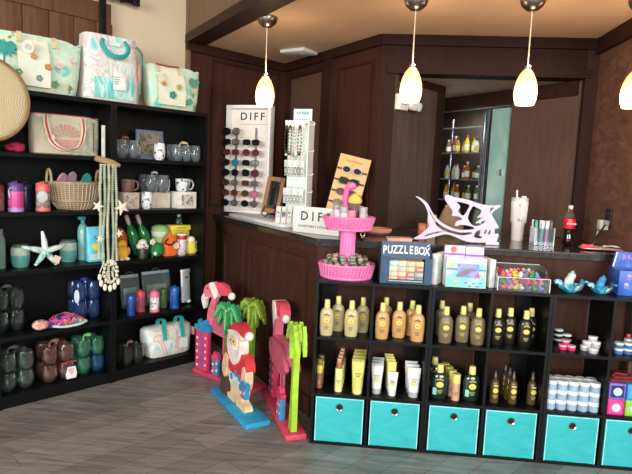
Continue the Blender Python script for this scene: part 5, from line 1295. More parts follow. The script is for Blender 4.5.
for i in range(5):
    t = thing('carded_jewelry', 'white carded earring leaning along the foot of the tower, %s from the mirror' % ['first', 'second', 'third', 'fourth', 'fifth'][i], 'jewelry', jp(-.10+.042*i, -.10, .001), rot=(R(-10), 0, R(-14)), group='carded jewellery at the tower foot')
    bm = nb(); box(bm, (0, .0, .058), (.036, .003, .115)); P('card', bm, M((216, 218, 212), .6), t)
    bm = nb(); sph(bm, (-.006, -.006, .06), (.006, .004, .02), 8, 6); sph(bm, (.008, -.006, .06), (.005, .004, .018), 8, 6); P('charms', bm, [silver, dkbead, silver, pearl, dkbead][i], t)

# --- small DIFF counter sign
sg = thing('counter_sign', 'small white DIFF sign standing at the corner of the bar', 'sign', (-.062, .535, CT), R(-28))
bm = nb(); box(bm, (0, 0, .083), (.34, .02, .165), bev=.002); P('board', bm, white_p, sg)
letters('DIFF', .080, blk, sg, (-.0, -.0105, .105), space=1.6, fat=.0008)
letters('CHARITABLE EYEWEAR', .022, M((60, 60, 60), .5), sg, (-.005, -.0105, .043), space=1.1)

# --- wooden sunglasses board
wb = thing('sunglasses_board', 'pale wooden board of sunglasses leaning against the dark wall', 'display', (.052, .98, CT+.029), rot=(R(-9), R(11.5), R(-4)))
birch = wood('pale_birch', (206, 164, 104), (226, 186, 128), .5, (6, 6, 1))
bm = nb(); box(bm, (0, 0, .245), (.222, .016, .49), bev=.002); P('board', bm, birch, wb)
bm = nb(); box(bm, (0, .055, .15), (.10, .012, .30), rot=(R(16), 0, 0)); P('rear_strut', bm, birch, wb)
wz = [.385, .305, .225, .145]
for z in wz:
    for sx in (-1, 1):
        bm = nb(); box(bm, (sx*.082, -.012, z), (.052, .012, .013), bev=.002); P('holder_bar', bm, blk, wb)
bm = nb(); box(bm, (0, -.0085, .45), (.12, .001, .012)); P('engraving', bm, M((176, 136, 84), .6), wb)
wbm = Matrix.Translation((.052, .98, CT+.029)) @ Euler((R(-9), R(11.5), R(-4))).to_matrix().to_4x4()
for z, (nm, fm2, l1, kd) in zip(wz, [('white framed dark', M((206, 206, 206), .3), lens_dark, 'round'), ('black', fk, lens_dark, 'square'), ('maroon lensed', fk, M((90, 30, 44), .15), 'round'), ('brown lensed', ft, lens_brown, 'round')]):
    p = wbm @ Vector((0, -.031, z))
    sunglasses('%s sunglasses on the %s row of the wooden board' % (nm, ['top', 'second', 'third', 'lowest'][wz.index(z)]), p, R(-4), fm2, l1, 'sunglasses on the wooden board', kd, .030, .023, tilt=R(-9), fold=True).rotation_euler = (R(-9), R(11.5), R(-4))

# --- flat things by the corner
pk_ = thing('pink_dish', 'shallow pinkish tan round dish behind the pink basket', 'dish', (.325, .70, CT))
bm = nb(); lathe(bm, [(0, .0), (.06, 0), (.088, .02), (.092, .036), (.086, .04), (.06, .032), (0, .03)], 30); P('bowl', bm, M((206, 140, 124), .5), pk_)
pm = nb(); lathe(pm, [(.0885, .030), (.093, .036), (.088, .041), (.084, .038)], 30); P('rim', pm, M((222, 166, 146), .5), pk_)
nbk = thing('notepad', 'pale pink notepad lying beside the fin tip of the white fish', 'notepad', (.445, .40, CT), R(4))
bm = nb(); box(bm, (0, 0, .009), (.145, .085, .017), bev=.002); P('pad', bm, M((226, 170, 152), .6), nbk)
bm = nb(); box(bm, (0, -.0, .019), (.15, .09, .003)); P('cover', bm, M((216, 152, 136), .6), nbk)

# --- white cut-out fish
pts_o = [(-.254, .258), (-.221, .246), (-.183, .216), (-.147, .158), (-.094, .11), (-.034, .081), (.026, .07), (.093, .078), (.096, .092), (.055, .102), (.019, .104), (-.003, .096), (-.014, .099), (-.005, .121), (.026, .135), (.006, .152), (-.036, .156), (-.031, .173), (-.046, .2), (-.076, .239), (-.084, .262), (-.07, .276), (-.028, .263), (.044, .254), (.108, .235), (.171, .224), (.242, .228), (.208, .199), (.193, .175), (.213, .14), (.239, .097), (.219, .092), (.219, .059), (.242, .059), (.239, .04), (.224, .003), (.17, .004), (.116, .003), (.062, .005), (-.003, .027), (-.058, .043), (-.112, .03), (-.174, .01), (-.252, .003), (-.221, .025), (-.186, .059), (-.165, .083), (-.174, .12), (-.175, .157), (-.196, .206), (-.225, .237)]
holes = [[(-.187, .205), (-.157, .160), (-.130, .122), (-.098, .096), (-.045, .071), (.02, .058), (.078, .062), (.088, .052), (.03, .038), (-.03, .048), (-.085, .064), (-.125, .092), (-.15, .13), (-.172, .172)],
         [(-.197, .017), (-.167, .041), (-.113, .056), (-.068, .059), (-.104, .048), (-.148, .033)],
         [(.056, .154), (.067, .123), (.091, .101), (.118, .1), (.152, .118), (.16, .137), (.121, .121), (.107, .12), (.137, .145), (.149, .159), (.114, .151), (.13, .172), (.133, .195), (.101, .212), (.078, .215)],
         [(-.018, .238), (.014, .237), (.041, .231), (.064, .219), (.041, .167), (.024, .157), (-.005, .183), (.007, .211)],
         [(.101, .033), (.111, .068), (.138, .076), (.133, .044), (.149, .04), (.141, .026)], [(.157, .059), (.164, .082), (.173, .084), (.168, .055)], [(.179, .055), (.189, .083), (.196, .082), (.193, .054)],
         [(.181, .211), (.207, .214), (.191, .193), (.185, .179)]]
cu = bpy.data.curves.new('cutout_fish', 'CURVE'); cu.dimensions = '2D'; cu.fill_mode = 'BOTH'; cu.extrude = .009; cu.bevel_depth = .0015
for pl_ in [pts_o]+holes:
    q = spline([Vector(p) for p in pl_], 3, True); sp_ = cu.splines.new('POLY'); sp_.points.add(len(q)-1); sp_.use_cyclic_u = True
    for a, p in zip(sp_.points, q): a.co = (p.x, p.y, 0, 1)
to = bpy.data.objects.new('cutout_fish', cu); COL.objects.link(to); bpy.context.view_layer.update()
me = bpy.data.meshes.new_from_object(to.evaluated_get(bpy.context.evaluated_depsgraph_get())); bpy.data.objects.remove(to); bpy.data.curves.remove(cu)
me.transform(Matrix.Rotation(PI/2, 4, 'X')); me.materials.clear(); me.materials.append(M((204, 194, 214), .5, var=.03))
fs = thing('cutout_fish', 'white cut out shark ornament standing along the middle of the bar', 'ornament', (.79, .47, CT+.006))
o = bpy.data.objects.new('cutout', me); COL.objects.link(o); o.parent = fs
bm = nb(); box(bm, (.205, 0, .004), (.075, .07, .018), bev=.002); P('foot_block', bm, M((220, 214, 224), .5), fs)
# small boxes behind it
t = thing('small_carton', 'small orange carton behind the shark tail', 'box', (.625, .90, CT), .1)
bm = nb(); box(bm, (0, 0, .035), (.05, .05, .07), bev=.002); P('carton', bm, M((196, 96, 60), .5), t)
bm = nb(); box(bm, (0, -.0258, .04), (.035, .001, .03)); P('label_panel', bm, M((216, 140, 100), .5), t)
t = thing('small_carton', 'beige carton standing behind the shark tail beside the orange one', 'box', (.69, .92, CT), -.05)
bm = nb(); box(bm, (0, 0, .065), (.06, .06, .13), bev=.002); P('carton', bm, M((176, 160, 136), .6), t)
bm = nb(); box(bm, (0, -.0308, .08), (.045, .001, .05)); P('label_panel', bm, M((200, 190, 170), .6), t)
t = thing('paper_pile', 'rounded tan bag slumped behind the shark cut out', 'bag', (.82, .93, CT))
bm = nb(); loft(bm, [[Vector((.5*w*math.cos(a), .5*d*math.sin(a), z)) for a in [2*PI*i/22 for i in range(22)]] for w, d, z in ((.15, .10, 0), (.18, .13, .03), (.17, .12, .10), (.12, .07, .16), (.09, .03, .19))]); P('body', bm, M((140, 116, 88), .8), t, 60)
bm = nb(); box(bm, (0, 0, .193), (.09, .02, .012), bev=.003); P('folded_top', bm, M((156, 132, 104), .8), t)
t = thing('glass_vase', 'clear greenish glass jar behind the shark head', 'jar', (1.00, .90, CT))
bm = nb(); lathe(bm, [(0, .003), (.04, 0), (.045, .02), (.045, .14), (.035, .17), (.037, .18), (.033, .18), (.04, .14), (.04, .02), (0, .01)], 24); P('body', bm, glass('greenish_glass', (176, 196, 176), .4), t)
bm = nb(); lathe(bm, [(0, .012), (.038, .012), (.038, .06), (0, .065)], 20); P('filling', bm, M((120, 110, 70), .8), t)

# --- tumbler
tm = thing('steel_tumbler', 'tall white tumbler with handle and straw on the bar', 'tumbler', (1.230, .80, CT))
tw_ = M((240, 235, 232), .4, var=.01)
bm = nb(); lathe(bm, [(0, 0), (.036, 0), (.038, .004), (.041, .105), (.050, .125), (.054, .25), (.052, .255), (0, .255)], 30); P('body', bm, tw_, tm)
bm = nb(); lathe(bm, [(0, .255), (.052, .255), (.053, .272), (.047, .278), (0, .278)], 28); box(bm, (.02, -.01, .283), (.03, .02, .012), bev=.003); P('lid', bm, M((200, 202, 200), .3), tm)
bm = nb(); cyl(bm, (-.02, 0, .27), (-.024, 0, .325), .0065, n=12); P('straw', bm, M((206, 214, 214), .2), tm)
bm = nb(); tube(bm, spline([(-.012, -.045, .235), (-.008, -.082, .232), (-.006, -.088, .18), (-.008, -.078, .14), (-.012, -.042, .14)], 5), .009, 8); P('handle', bm, tw_, tm)

# --- pen holder and pens
ph_ = thing('pen_holder', 'clear square pen holder packed with markers beside the cola bottle', 'pen holder', (1.325, .60, CT))
acr = glass('acrylic', (232, 236, 240), .25, .05, .06); acre = M((214, 220, 224), .2)
for x, y, sx, sy in ((0, -.05, .115, .003), (0, .05, .115, .003), (-.056, 0, .003, .097), (.056, 0, .003, .097)):
    bm = nb(); box(bm, (x, y, .055), (sx, sy, .11)); P('clear_wall', bm, acr, ph_)
bm = nb(); box(bm, (0, 0, .0015), (.115, .103, .003)); P('bottom', bm, acr, ph_)
bm = nb()
for x, y in ((-.056, -.05), (.056, -.05), (-.056, .05), (.056, .05)): box(bm, (x, y, .055), (.004, .004, .11))
P('bright_edges', bm, acre, ph_)
pc_ = [((226, 226, 226), (60, 160, 140)), ((120, 190, 170), (200, 226, 220)), ((206, 150, 190), (226, 226, 226)), ((40, 44, 50), (80, 84, 90)), ((226, 228, 230), (40, 44, 52)), ((70, 150, 190), (226, 228, 230)), ((196, 90, 130), (196, 90, 130)), ((230, 230, 226), (220, 220, 220)), ((50, 56, 60), (226, 226, 226)), ((150, 160, 165), (60, 70, 80)), ((216, 180, 200), (90, 60, 110))]
pcn = ['white marker with teal cap', 'mint green marker with pale cap', 'lilac marker with white cap', 'black pen', 'white marker with black cap', 'blue marker with white cap', 'raspberry marker', 'all white marker', 'black marker with white cap', 'grey pen with dark cap', 'pink pen with purple cap']
for i, (c, cc) in enumerate(pc_):
    x = -.042+.028*(i % 4); y = -.03+.03*(i//4)
    t = thing('marker_pen', pcn[i]+' standing in the clear pen holder', 'pen', (1.325+x, .60+y, CT+.004), rot=(R(1.6*((i*7) % 5-2)), R(1.5*((i*3) % 4-1.5)), 0), group='markers in the pen holder')
    bm = nb(); cyl(bm, (0, 0, 0), (0, 0, .095), .0085, n=10); P('barrel', bm, M(c, .4), t)
    bm = nb(); lathe(bm, [(0, .095), (.0105, .095), (.0105, .14), (.008, .147), (0, .147)], 12); P('cap', bm, M(cc, .4), t)

# --- cola bottle
ck = thing('cola_bottle', 'plastic bottle of dark cola with red label on the bar', 'bottle', (1.49, .63, CT))
k = NT('dark_cola'); k.set(.06, 0, .5); k.b.inputs['Base Color'].default_value = lin((22, 10, 8)); k.b.inputs['Coat Weight'].default_value = .7; cola = k.m
bm = nb(); lathe(bm, [(0, .008), (.018, 0), (.026, .004), (.033, .02), (.033, .05), (.0285, .075), (.031, .10), (.0335, .112), (.0335, .165), (.031, .172), (0, .172)], 26); P('cola', bm, cola, ck, 60)
bm = nb(); lathe(bm, [(.031, .172), (.026, .19), (.016, .212), (.0125, .222), (.0125, .232)], 26); P('clear_neck', bm, glass('bottle_plastic', (206, 190, 180), .5), ck, 60)
bm = nb(); lathe(bm, [(.0338, .108), (.0345, .11), (.0345, .166), (.0338, .168)], 28); P('label_band', bm, M((214, 26, 40), .35), ck)
bm = nb(); lathe(bm, [(0, .228), (.0145, .228), (.0145, .246), (.0125, .249), (0, .249)], 18); P('cap', bm, M((206, 190, 186), .4), ck)
letters('Coca-Cola', .0128, M((240, 232, 230), .5), ck, (0, -.0352, .138), shear=.35, fat=.0004)

# --- papers, reader, charger, cables
ps = thing('pink_paper', 'pale pink paper sheet lying beside the cola bottle', 'paper', (1.63, .52, CT+.005), -.06)
bm = nb(); rows = [[Vector((-.115+.23*i/8, -.09+.18*j/6, .002+.006*math.sin(i*.9+j*.7)*(j/6))) for i in range(9)] for j in range(7)]; loft(bm, rows, closed=False); P('sheet', bm, M((226, 190, 196), .7), ps)
bm = nb(); box(bm, (-.06, -.09, .006), (.09, .012, .004)); P('folded_edge', bm, M((236, 216, 218), .7), ps)
cr = thing('coral_clip', 'small coral bow clip lying on the pink paper', 'clip', (1.548, .47, CT+.009))
bm = nb(); sph(bm, (-.02, 0, .013), (.02, .013, .011), 10, 8); sph(bm, (.02, 0, .013), (.02, .013, .011), 10, 8); sph(bm, (0, -.002, .013), (.008, .011, .009), 8, 6); P('bow', bm, M((232, 84, 96), .5), cr)
bm = nb(); box(bm, (0, 0, .003), (.07, .012, .005), bev=.001); P('pin', bm, M((220, 70, 80), .5), cr)
sl = thing('selfie_stick', 'thin black stand leaning on the mottled wall above the coral clip', 'stand', (1.60, .57, CT+.010))
bm = nb(); cyl(bm, (0, 0, .0), (.10, .05, .135), .006, n=10); P('rod', bm, blk, sl)
bm = nb(); box(bm, (.105, .053, .142), (.03, .02, .03), bev=.004); P('holder', bm, M((150, 140, 130), .4), sl)
bm = nb(); cyl(bm, (0, 0, -.001), (0, 0, .008), .02, n=14); P('foot', bm, blk, sl)
oc_ = thing('wall_outlet', 'black outlet plate on the mottled brown wall', 'outlet', (1.7495, .70, 1.275), R(-90))
bm = nb(); box(bm, (0, -.004, 0), (.085, .008, .125), bev=.003); P('plate', bm, blk, oc_)
bm = nb(); box(bm, (0, -.009, .03), (.034, .003, .03), bev=.003); P('socket', bm, M((40, 38, 38), .4), oc_)
chg = thing('phone_charger', 'white phone charger block plugged into the black outlet', 'charger', (1.741, .70, 1.235), R(-90))
bm = nb(); box(bm, (0, -.026, 0), (.06, .05, .062), bev=.006); P('block', bm, M((216, 220, 206), .4), chg)
bm = nb(); tube(bm, spline([(0, -.05, -.036), (-.0, -.06, -.09), (.0, -.075, -.125), (.05, -.085, -.1285)], 6), .003, 6); P('cable', bm, M((226, 226, 220), .5), chg)
wc = thing('white_cable', 'loose white charging cable lying near the picture edge on the bar', 'cable', (1.69, .55, CT+.018))
bm = nb(); tube(bm, spline([(-.03, -.06, .006), (-.0, -.10, .012), (.035, -.09, .004), (.03, -.02, .001), (.045, .05, .001)], 6), .003, 6); P('wire', bm, M((226, 226, 224), .5), wc)
bm = nb(); box(bm, (-.035, -.055, .006), (.02, .01, .007), bev=.002); P('plug', bm, M((226, 226, 224), .5), wc)

# ================================================================ shelves of little bottles beyond the niche opening
gsh = thing('glass_shelf_rack', 'glass shelf rack of little bottles beyond the niche opening', 'shelf rack', NI(.12, .26, 0), math.atan2(E2.y, E2.x))
bz = [1.29, 1.485, 1.725, 1.955]
for z in bz:
    bm = nb(); box(bm, (0, 0, z-.006), (.70, .16, .010)); P('glass_shelf', bm, glass('shelf_glass', (150, 180, 172), .5), gsh)
    bm = nb(); box(bm, (0, -.081, z-.006), (.70, .003, .012)); P('shelf_edge', bm, M((120, 116, 108), .3, .5), gsh)
for x in (-.345, .345):
    bm = nb(); cyl(bm, (x, .06, 0), (x, .06, 2.05), .012, n=10); P('post', bm, chrome, gsh)
pole = thing('aluminium_frame', 'bright aluminium frame of the glass door beyond the niche', 'frame', NI(.468, .02, 0), math.atan2(E2.y, E2.x))
for x, w in ((0, .016), (.035, .02)):
    bm = nb(); box(bm, (x, 0, 1.03), (w, .03, 2.06), bev=.002); P('upright', bm, M((170, 176, 180), .25, .9), pole)
gd_ = thing('glass_door', 'frosted pale green glass door leaf beyond the niche', 'door', NI(.632, .03, 0), math.atan2(E2.y, E2.x))
bm = nb(); box(bm, (0, 0, 1.03), (.185, .012, 2.06)); P('frosted_pane', bm, blotch('frosted_green', [(0, (120, 160, 150)), (.5, (160, 200, 190)), (.7, (190, 226, 216))], 2.5, .25, 'LINEAR'), gd_)
bm = nb(); box(bm, (-.10, 0, 1.03), (.014, .02, 2.06)); P('dark_stile', bm, M((30, 30, 30), .4), gd_)
bm = nb(); box(bm, (.055, -.02, 1.55), (.012, .02, .05), bev=.002); P('latch', bm, chrome, gd_)
bc = [('amber', (170, 110, 50)), ('rust orange', (176, 84, 44)), ('golden yellow', (196, 160, 60)), ('clear', (180, 190, 186)), ('olive', (110, 120, 60)), ('white', (210, 212, 206)), ('dark brown', (70, 44, 30)), ('green', (70, 120, 70))]
rowsb = {0: [2, 2, 1, 6, 4, 7, 2, 4, 6], 1: [3, 5, 5, 1, 1, 6, 7, 3, 5, 0], 2: [1, 1, 0, 0, 2, 2, 3, 5, 3, 4, 5], 3: []}
rn = ['lowest', 'second', 'third', 'top']
protos = {}
for rw, lst in rowsb.items():
    n_ = len(lst)
    for i, ci in enumerate(lst):
        x = -.33+.66*(i+.5)/n_; p = NI(.12, .26, bz[rw])+E2*x+N2*(-.02+.03*(i % 2))
        lab = '%s sauce bottle on the %s glass shelf beyond the niche, number %s along' % (bc[ci][0], rn[rw], ['one', 'two', 'three', 'four', 'five', 'six', 'seven', 'eight', 'nine', 'ten', 'eleven'][i])
        if ci in protos:
            o = dup(protos[ci], p, i*.3, lab); o.scale = (1, 1, 1+.12*((i*5) % 3-1)); continue
        t = thing('sauce_bottle', lab, 'bottle', p, 0, 'little bottles on the glass shelves'); protos[ci] = t
        c = bc[ci][1]
        bm = nb(); lathe(bm, [(0, 0), (.021, 0), (.023, .006), (.023, .085), (.012, .108), (.010, .125), (0, .125)], 14); P('body', bm, M(c, .15, 0, .6), t, 60)
        bm = nb(); lathe(bm, [(0, .124), (.012, .124), (.012, .142), (0, .144)], 12); P('cap', bm, M([(40, 40, 40), (206, 200, 180), (190, 60, 40)][ci % 3], .4), t)
        bm = nb(); lathe(bm, [(.0233, .02), (.0237, .022), (.0237, .066), (.0233, .068)], 14); P('label_band', bm, M([(226, 214, 180), (210, 170, 90), (226, 226, 220)][(ci+1) % 3], .5), t)
# ================================================================ things on top of the cube units
UT = CZ[3]+.0005
# --- two tier pink basket
k = NT('pink_wicker'); k.set(.55)
wv = k.add('ShaderNodeTexWave'); wv.inputs['Scale'].default_value = 34; wv.inputs['Distortion'].default_value = .8; wv.bands_direction = 'Z'
k.link(k.coords(), wv.inputs['Vector']); k.link(k.ramp(wv.outputs['Fac'], [(.1, (206, 92, 148)), (.6, (240, 136, 190))]), k.b.inputs['Base Color']); k.bump(wv.outputs['Fac'], .6, .006); pw = k.m
pw2 = M((238, 128, 184), .55)
pbk = thing('tiered_basket', 'pink two tier wicker basket stand with a bird figure on top', 'basket', (.152, .155, UT))
def tier(z, r0, r1, h, sy):
    bm = nb(); lathe(bm, [(0, z+.004), (r0-.01, z), (r0, z+.006), (r1, z+h), (r1-.006, z+h+.003), (r1-.013, z+h), (r0-.012, z+.012), (0, z+.012)], 44, sy=sy); b = P('tray', bm, pw, pbk, 60)
    bm = nb()
    for i in range(44):
        a = 2*PI*i/44
        tube(bm, [Vector(((r0+.002)*math.cos(a), (r0+.002)*sy*math.sin(a), z+.006)), Vector(((r1+.002)*math.cos(a+.07), (r1+.002)*sy*math.sin(a+.07), z+h))], .0042, 5)
    P('stakes', bm, pw2, b)
    bm = nb()
    for zz, rr in ((z+h+.002, r1-.002), (z+.006, r0+.001)):
        tube(bm, [Vector((rr*math.cos(2*PI*i/44), rr*sy*math.sin(2*PI*i/44), zz)) for i in range(44)], .0075, 6, True)
    P('rim', bm, pw2, b)
tier(0, .138, .153, .072, .92)
tier(.264, .120, .140, .066, .92)
bm = nb(); cyl(bm, (0, 0, .011), (0, 0, .268), .040, .038, 24)
for i in range(16): tube(bm, [Vector((.04*math.cos(2*PI*i/16), .04*math.sin(2*PI*i/16), .012)), Vector((.038*math.cos(2*PI*i/16+.3), .038*math.sin(2*PI*i/16+.3), .266))], .004, 5)
P('column', bm, pw2, pbk)
bm = nb(); box(bm, (.014, -.044, .10), (.012, .004, .012)); P('paper_tag', bm, white_p, pbk)
# bird on top of the stand
bm = nb()
cyl(bm, (0, .02, .27), (0, .02, .34), .016, n=12)
tube(bm, spline([(0, .02, .33), (-.020, .012, .40), (-.024, .006, .455), (-.010, -.004, .50), (.008, -.010, .50), (.014, -.016, .486)], 6), [.016]*6+[.017]*6+[.016]*6+[.017]*6+[.018]*6+[.014], 10); b_ = P('bird', bm, M((230, 104, 168), .55), pbk)
bm = nb(); sph(bm, (.006, -.008, .502), (.026, .022, .022), 14, 10); P('bird_head', bm, M((236, 120, 178), .55), pbk)
cc = thing('cupcake_ornament', 'yellow topped cupcake ornament standing in front of the pink bird', 'ornament', (.152+.028, .155-.026, UT+.264+.0135))
bm = nb(); lathe(bm, [(0, .0), (.02, 0), (.022, .08), (.030, .135), (0, .135)], 20); P('wrapper', bm, M((96, 70, 84), .6), cc)
bm = nb()
for i in range(12): tube(bm, [Vector((.0215*math.cos(2*PI*i/12), .0215*math.sin(2*PI*i/12), .08)), Vector((.031*math.cos(2*PI*i/12), .031*math.sin(2*PI*i/12), .135))], .002, 4)
P('pleats', bm, M((140, 112, 120), .6), cc)
bm = nb(); lathe(bm, [(0, .132), (.036, .134), (.040, .148), (.032, .165), (.018, .18), (0, .19)], 20); P('icing', bm, M((226, 200, 90), .6), cc)
# shells in the lower tray
sh_c = [(120, 122, 106), (150, 146, 122), (96, 100, 92), (172, 160, 130), (132, 140, 142), (182, 150, 140), (110, 96, 80)]
sp_ = {}
n_i = 0
for ringr, cnt, zz in ((.108, 14, .034), (.072, 8, .044), (.118, 15, .062), (.082, 10, .074), (.100, 12, .092), (.064, 7, .102)):
    for i in range(cnt):
        a = 2*PI*i/cnt + ringr*40; ci = (n_i*3) % 7; n_i += 1
        p = (.152+ringr*math.cos(a), .155+ringr*.9*math.sin(a), UT+zz)
        if ci in sp_: dup(sp_[ci], p, a*3); continue
        t = thing('polished_stone', 'polished grey and tan stone heaped in the lower pink tray', 'stone', p, a, 'polished stones in the lower pink tray'); sp_[ci] = t
        bm = nb(); sph(bm, (0, 0, .014), (.0185+.002*(ci % 3), .015, .014), 10, 7); P('stone', bm, blotch('stone_%d' % ci, [(0, tuple(v*.6 for v in sh_c[ci])), (.5, sh_c[ci]), (.7, tuple(min(255, v*1.25) for v in sh_c[ci]))], 40, .25, 'LINEAR'), t)
        bm = nb(); tube(bm, [Vector((.019*math.cos(2*PI*q/12), .0145*math.sin(2*PI*q/12), .015)) for q in range(12)], .0012, 4, True); P('pale_vein', bm, M((200, 190, 170), .4), t)
# small jars in the upper tray
UB = UT+.262+.0125
jars = [(-.108, -.004, (90, 150, 140), 'sea green', 0), (-.084, -.064, (226, 196, 206), 'blush pink', 1), (-.036, -.098, (214, 216, 214), 'silver white', 2), (.022, -.102, (232, 130, 150), 'coral pink', 1), (.10, -.052, (206, 190, 186), 'clear rosy', 2),
        (.104, .024, (176, 110, 150), 'mauve', 0), (-.095, .056, (150, 146, 156), 'grey', 2), (.07, .068, (196, 170, 160), 'beige', 2), (-.045, .092, (226, 226, 226), 'white', 0), (.012, .095, (190, 80, 110), 'raspberry', 1)]
for x, y, c, nm, kd in jars:
    t = thing('cosmetic_pot', '%s little pot standing in the upper pink tray' % nm, 'pot', (.152+x*.76, .155+y*.76, UB+.004), x*9, 'little pots in the upper pink tray')
    h = .078+.018*kd
    bm = nb(); lathe(bm, [(0, 0), (.020, 0), (.022, .004), (.022, h*.7), (0, h*.7)], 16); P('jar', bm, M(c, .25), t)
    bm = nb(); lathe(bm, [(0, h*.7), (.023, h*.7), (.023, h*.97), (.02, h), (0, h)], 16); P('lid', bm, M([(226, 226, 226), c, (170, 164, 168)][kd], .3), t)
t = thing('pendant_charm', 'pale metal ring charm hanging from the upper pink tray rim', 'charm', (.232, .115, UT+.258))
bm = nb(); tube(bm, [Vector((.012*math.cos(2*PI*i/14), 0, -.012+.012*math.sin(2*PI*i/14))) for i in range(14)], .002, 5, True); P('ring', bm, M((206, 180, 140), .3, .7), t)
bm = nb(); sph(bm, (0, 0, -.03), .006, 8, 6); P('bead', bm, silver, t)

# --- PUZZLEBOX counter display
navy = M((34, 70, 98), .5); navy_d = M((26, 56, 80), .5)
pz = thing('puzzle_display', 'navy PUZZLEBOX counter display filled with little puzzle packs', 'display', (.468, .135, UT), R(2))
w, d, h = .272, .20, .165
bm = nb(); box(bm, (0, 0, .004), (w, d, .008)); P('bottom', bm, navy, pz)
for x in (-w/2+.003, w/2-.003):
    bm = nb(); prism(bm, [(-d/2, .008), (d/2, .008), (d/2, .185), (-d*.2, .185), (-d/2, .136)], -.003, .003)
    bmesh.ops.rotate(bm, matrix=Matrix.Rotation(PI/2, 3, 'Z'), verts=bm.verts); bmesh.ops.translate(bm, vec=(x, 0, 0), verts=bm.verts); P('side_panel', bm, navy, pz)
bm = nb(); box(bm, (0, d/2-.003, .097), (w-.012, .006, .176)); P('back_panel', bm, navy_d, pz)
bm = nb(); box(bm, (-w/2+.022, -d/2-.0, .075), (.044, .005, .134)); P('front_edge', bm, navy, pz)
bm = nb(); box(bm, (w/2-.02, -d/2-.0, .075), (.04, .005, .134)); P('front_edge', bm, navy, pz)
bm = nb(); box(bm, (0, -d/2-.0, .013), (w-.084, .005, .024)); P('front_lip', bm, navy_d, pz)
bm = nb()
for i in range(16): box(bm, (-.085+.0112*i, -d/2-.003, .016), (.008, .001, .006))
P('small_lettering', bm, M((190, 200, 206), .5), pz)
bm = nb(); box(bm, (-.006, -d/2+.020, .178), (w-.015, .005, .09), rot=(R(-8), 0, 0)); hb_ = P('header_card', bm, navy, pz)
def arcletters(s, mat, parent, z0, size, width, arc, y, shear=0):
    n = len(s)
    wds = {'I': .5}
    for i, ch in enumerate(s):
        u = (i+.5)/n*2-1
        letters(ch, size, mat, parent, (u*width/2-.006, y, z0+arc*(1-u*u)), (PI/2-R(8), 0, 0), fat=.0012, sx=.68)
arcletters('PUZZLEBOX', M((226, 228, 224), .5), pz, .174, .060, .25, .006, -d/2+.016)
bm = nb(); prism(bm, [(.100, .206), (.118, .219), (.114, .208), (.107, .202)], -d/2+.012, -d/2+.016); P('leaf_emblem', bm, M((206, 226, 226), .5), pz)
pcs = [(206, 180, 120), (170, 196, 200), (222, 206, 150), (190, 110, 120), (186, 200, 180), (224, 218, 196), (130, 160, 180), (210, 170, 146), (228, 224, 160), (110, 126, 140)]
pcn_ = ['ochre', 'pale blue', 'straw yellow', 'crimson', 'sage green', 'ivory', 'slate blue', 'peach', 'lemon', 'steel grey']
cpos = ['first', 'second', 'third', 'fourth']; lpos = ['lowest', 'second', 'third', 'top']
f = None
for j in range(4):
    for i in range(4):
        ci = (i*3+j*7) % 10
        q = (Matrix.Translation((.468, .135, UT)) @ Matrix.Rotation(R(2), 4, 'Z')) @ Vector((-.0675+.0455*i, -.045, .0085+.0285*j))
        t = thing('puzzle_pack', '%s puzzle pack in the navy display, %s layer, %s column' % (pcn_[ci], lpos[j], cpos[i]), 'puzzle pack', q, R(2), 'little packs in the navy display')
        bm = nb(); box(bm, (0, 0, .0138), (.0445, .098, .0272), bev=.001); P('carton', bm, M(pcs[ci], .5), t)
        bm = nb(); box(bm, (.004, -.0493, .0138), (.03, .0008, .012)); P('label_panel', bm, M(pcs[(ci+4) % 10], .5), t)

# --- stack of sea puzzles
def seabox(label, loc, rot, w, h, d, cover):
    t = thing('jigsaw_box', label, 'puzzle box', loc, rot=rot, group='boxed jigsaws next to the navy display')
    bm = nb(); box(bm, (0, 0, h/2), (w, d, h), bev=.001); P('carton', bm, M((216, 218, 214), .5), t)
    if cover: cover(t, w, h, d)
    return t
def sea(t, w, h, d):
    y = -d/2-.001
    bm = nb(); box(bm, (0, y, h*.5), (w*.98, .001, h*.98)); P('cover_print', bm, blotch('sea_cover', [(0, (60, 176, 180)), (.45, (110, 204, 196)), (.6, (176, 216, 204))], 7, .4, 'LINEAR', 2, (1, 1, 2.5)), t)
    bm = nb(); box(bm, (0, y-.001, h*.90), (w*.98, .001, h*.18)); P('sky_print', bm, M((206, 180, 210), .4), t)
    bm = nb(); box(bm, (0, y-.0012, h*.60), (w*.98, .001, h*.06)); P('horizon_print', bm, M((60, 120, 170), .4), t)
    bm = nb(); box(bm, (.01, y-.002, h*.56), (w*.54, .001, h*.46)); P('photo_panel', bm, blotch('dolphin_sea', [(0, (60, 90, 170)), (.45, (110, 130, 200)), (.56, (150, 150, 214)), (.65, (90, 110, 190))], 16, .4, 'LINEAR'), t)
    bm = nb(); prism(bm, [(-.06, h*.36), (-.03, h*.5), (.0, h*.62), (.03, h*.66), (.06, h*.58), (.03, h*.56), (.01, h*.46), (-.02, h*.36)], y-.0035, y-.0025); P('dolphin_print', bm, M((120, 96, 110), .4), t)
    bm = nb(); star(bm, .022, .0012); bmesh.ops.translate(bm, vec=(.06, y-.004, h*.42), verts=bm.verts); P('coral_print', bm, M((226, 60, 120), .4), t)
    for x, z, r in ((-w*.37, h*.78, .026), (-w*.26, h*.18, .02), (w*.36, h*.4, .015)):
        bm = nb(); star(bm, r, .0012, arm=6 if x < 0 else 5); bmesh.ops.translate(bm, vec=(x, y-.003, z), verts=bm.verts); P('star_print', bm, M((196, 190, 90), .4), t)
    bm = nb()
    for x, z in ((0, .16), (.04, .16), (.075, .17), (.02, .06), (.06, .05)): box(bm, (x, y-.0012, h*z), (.016, .001, .006))
    P('dash_print', bm, M((40, 90, 130), .4), t)
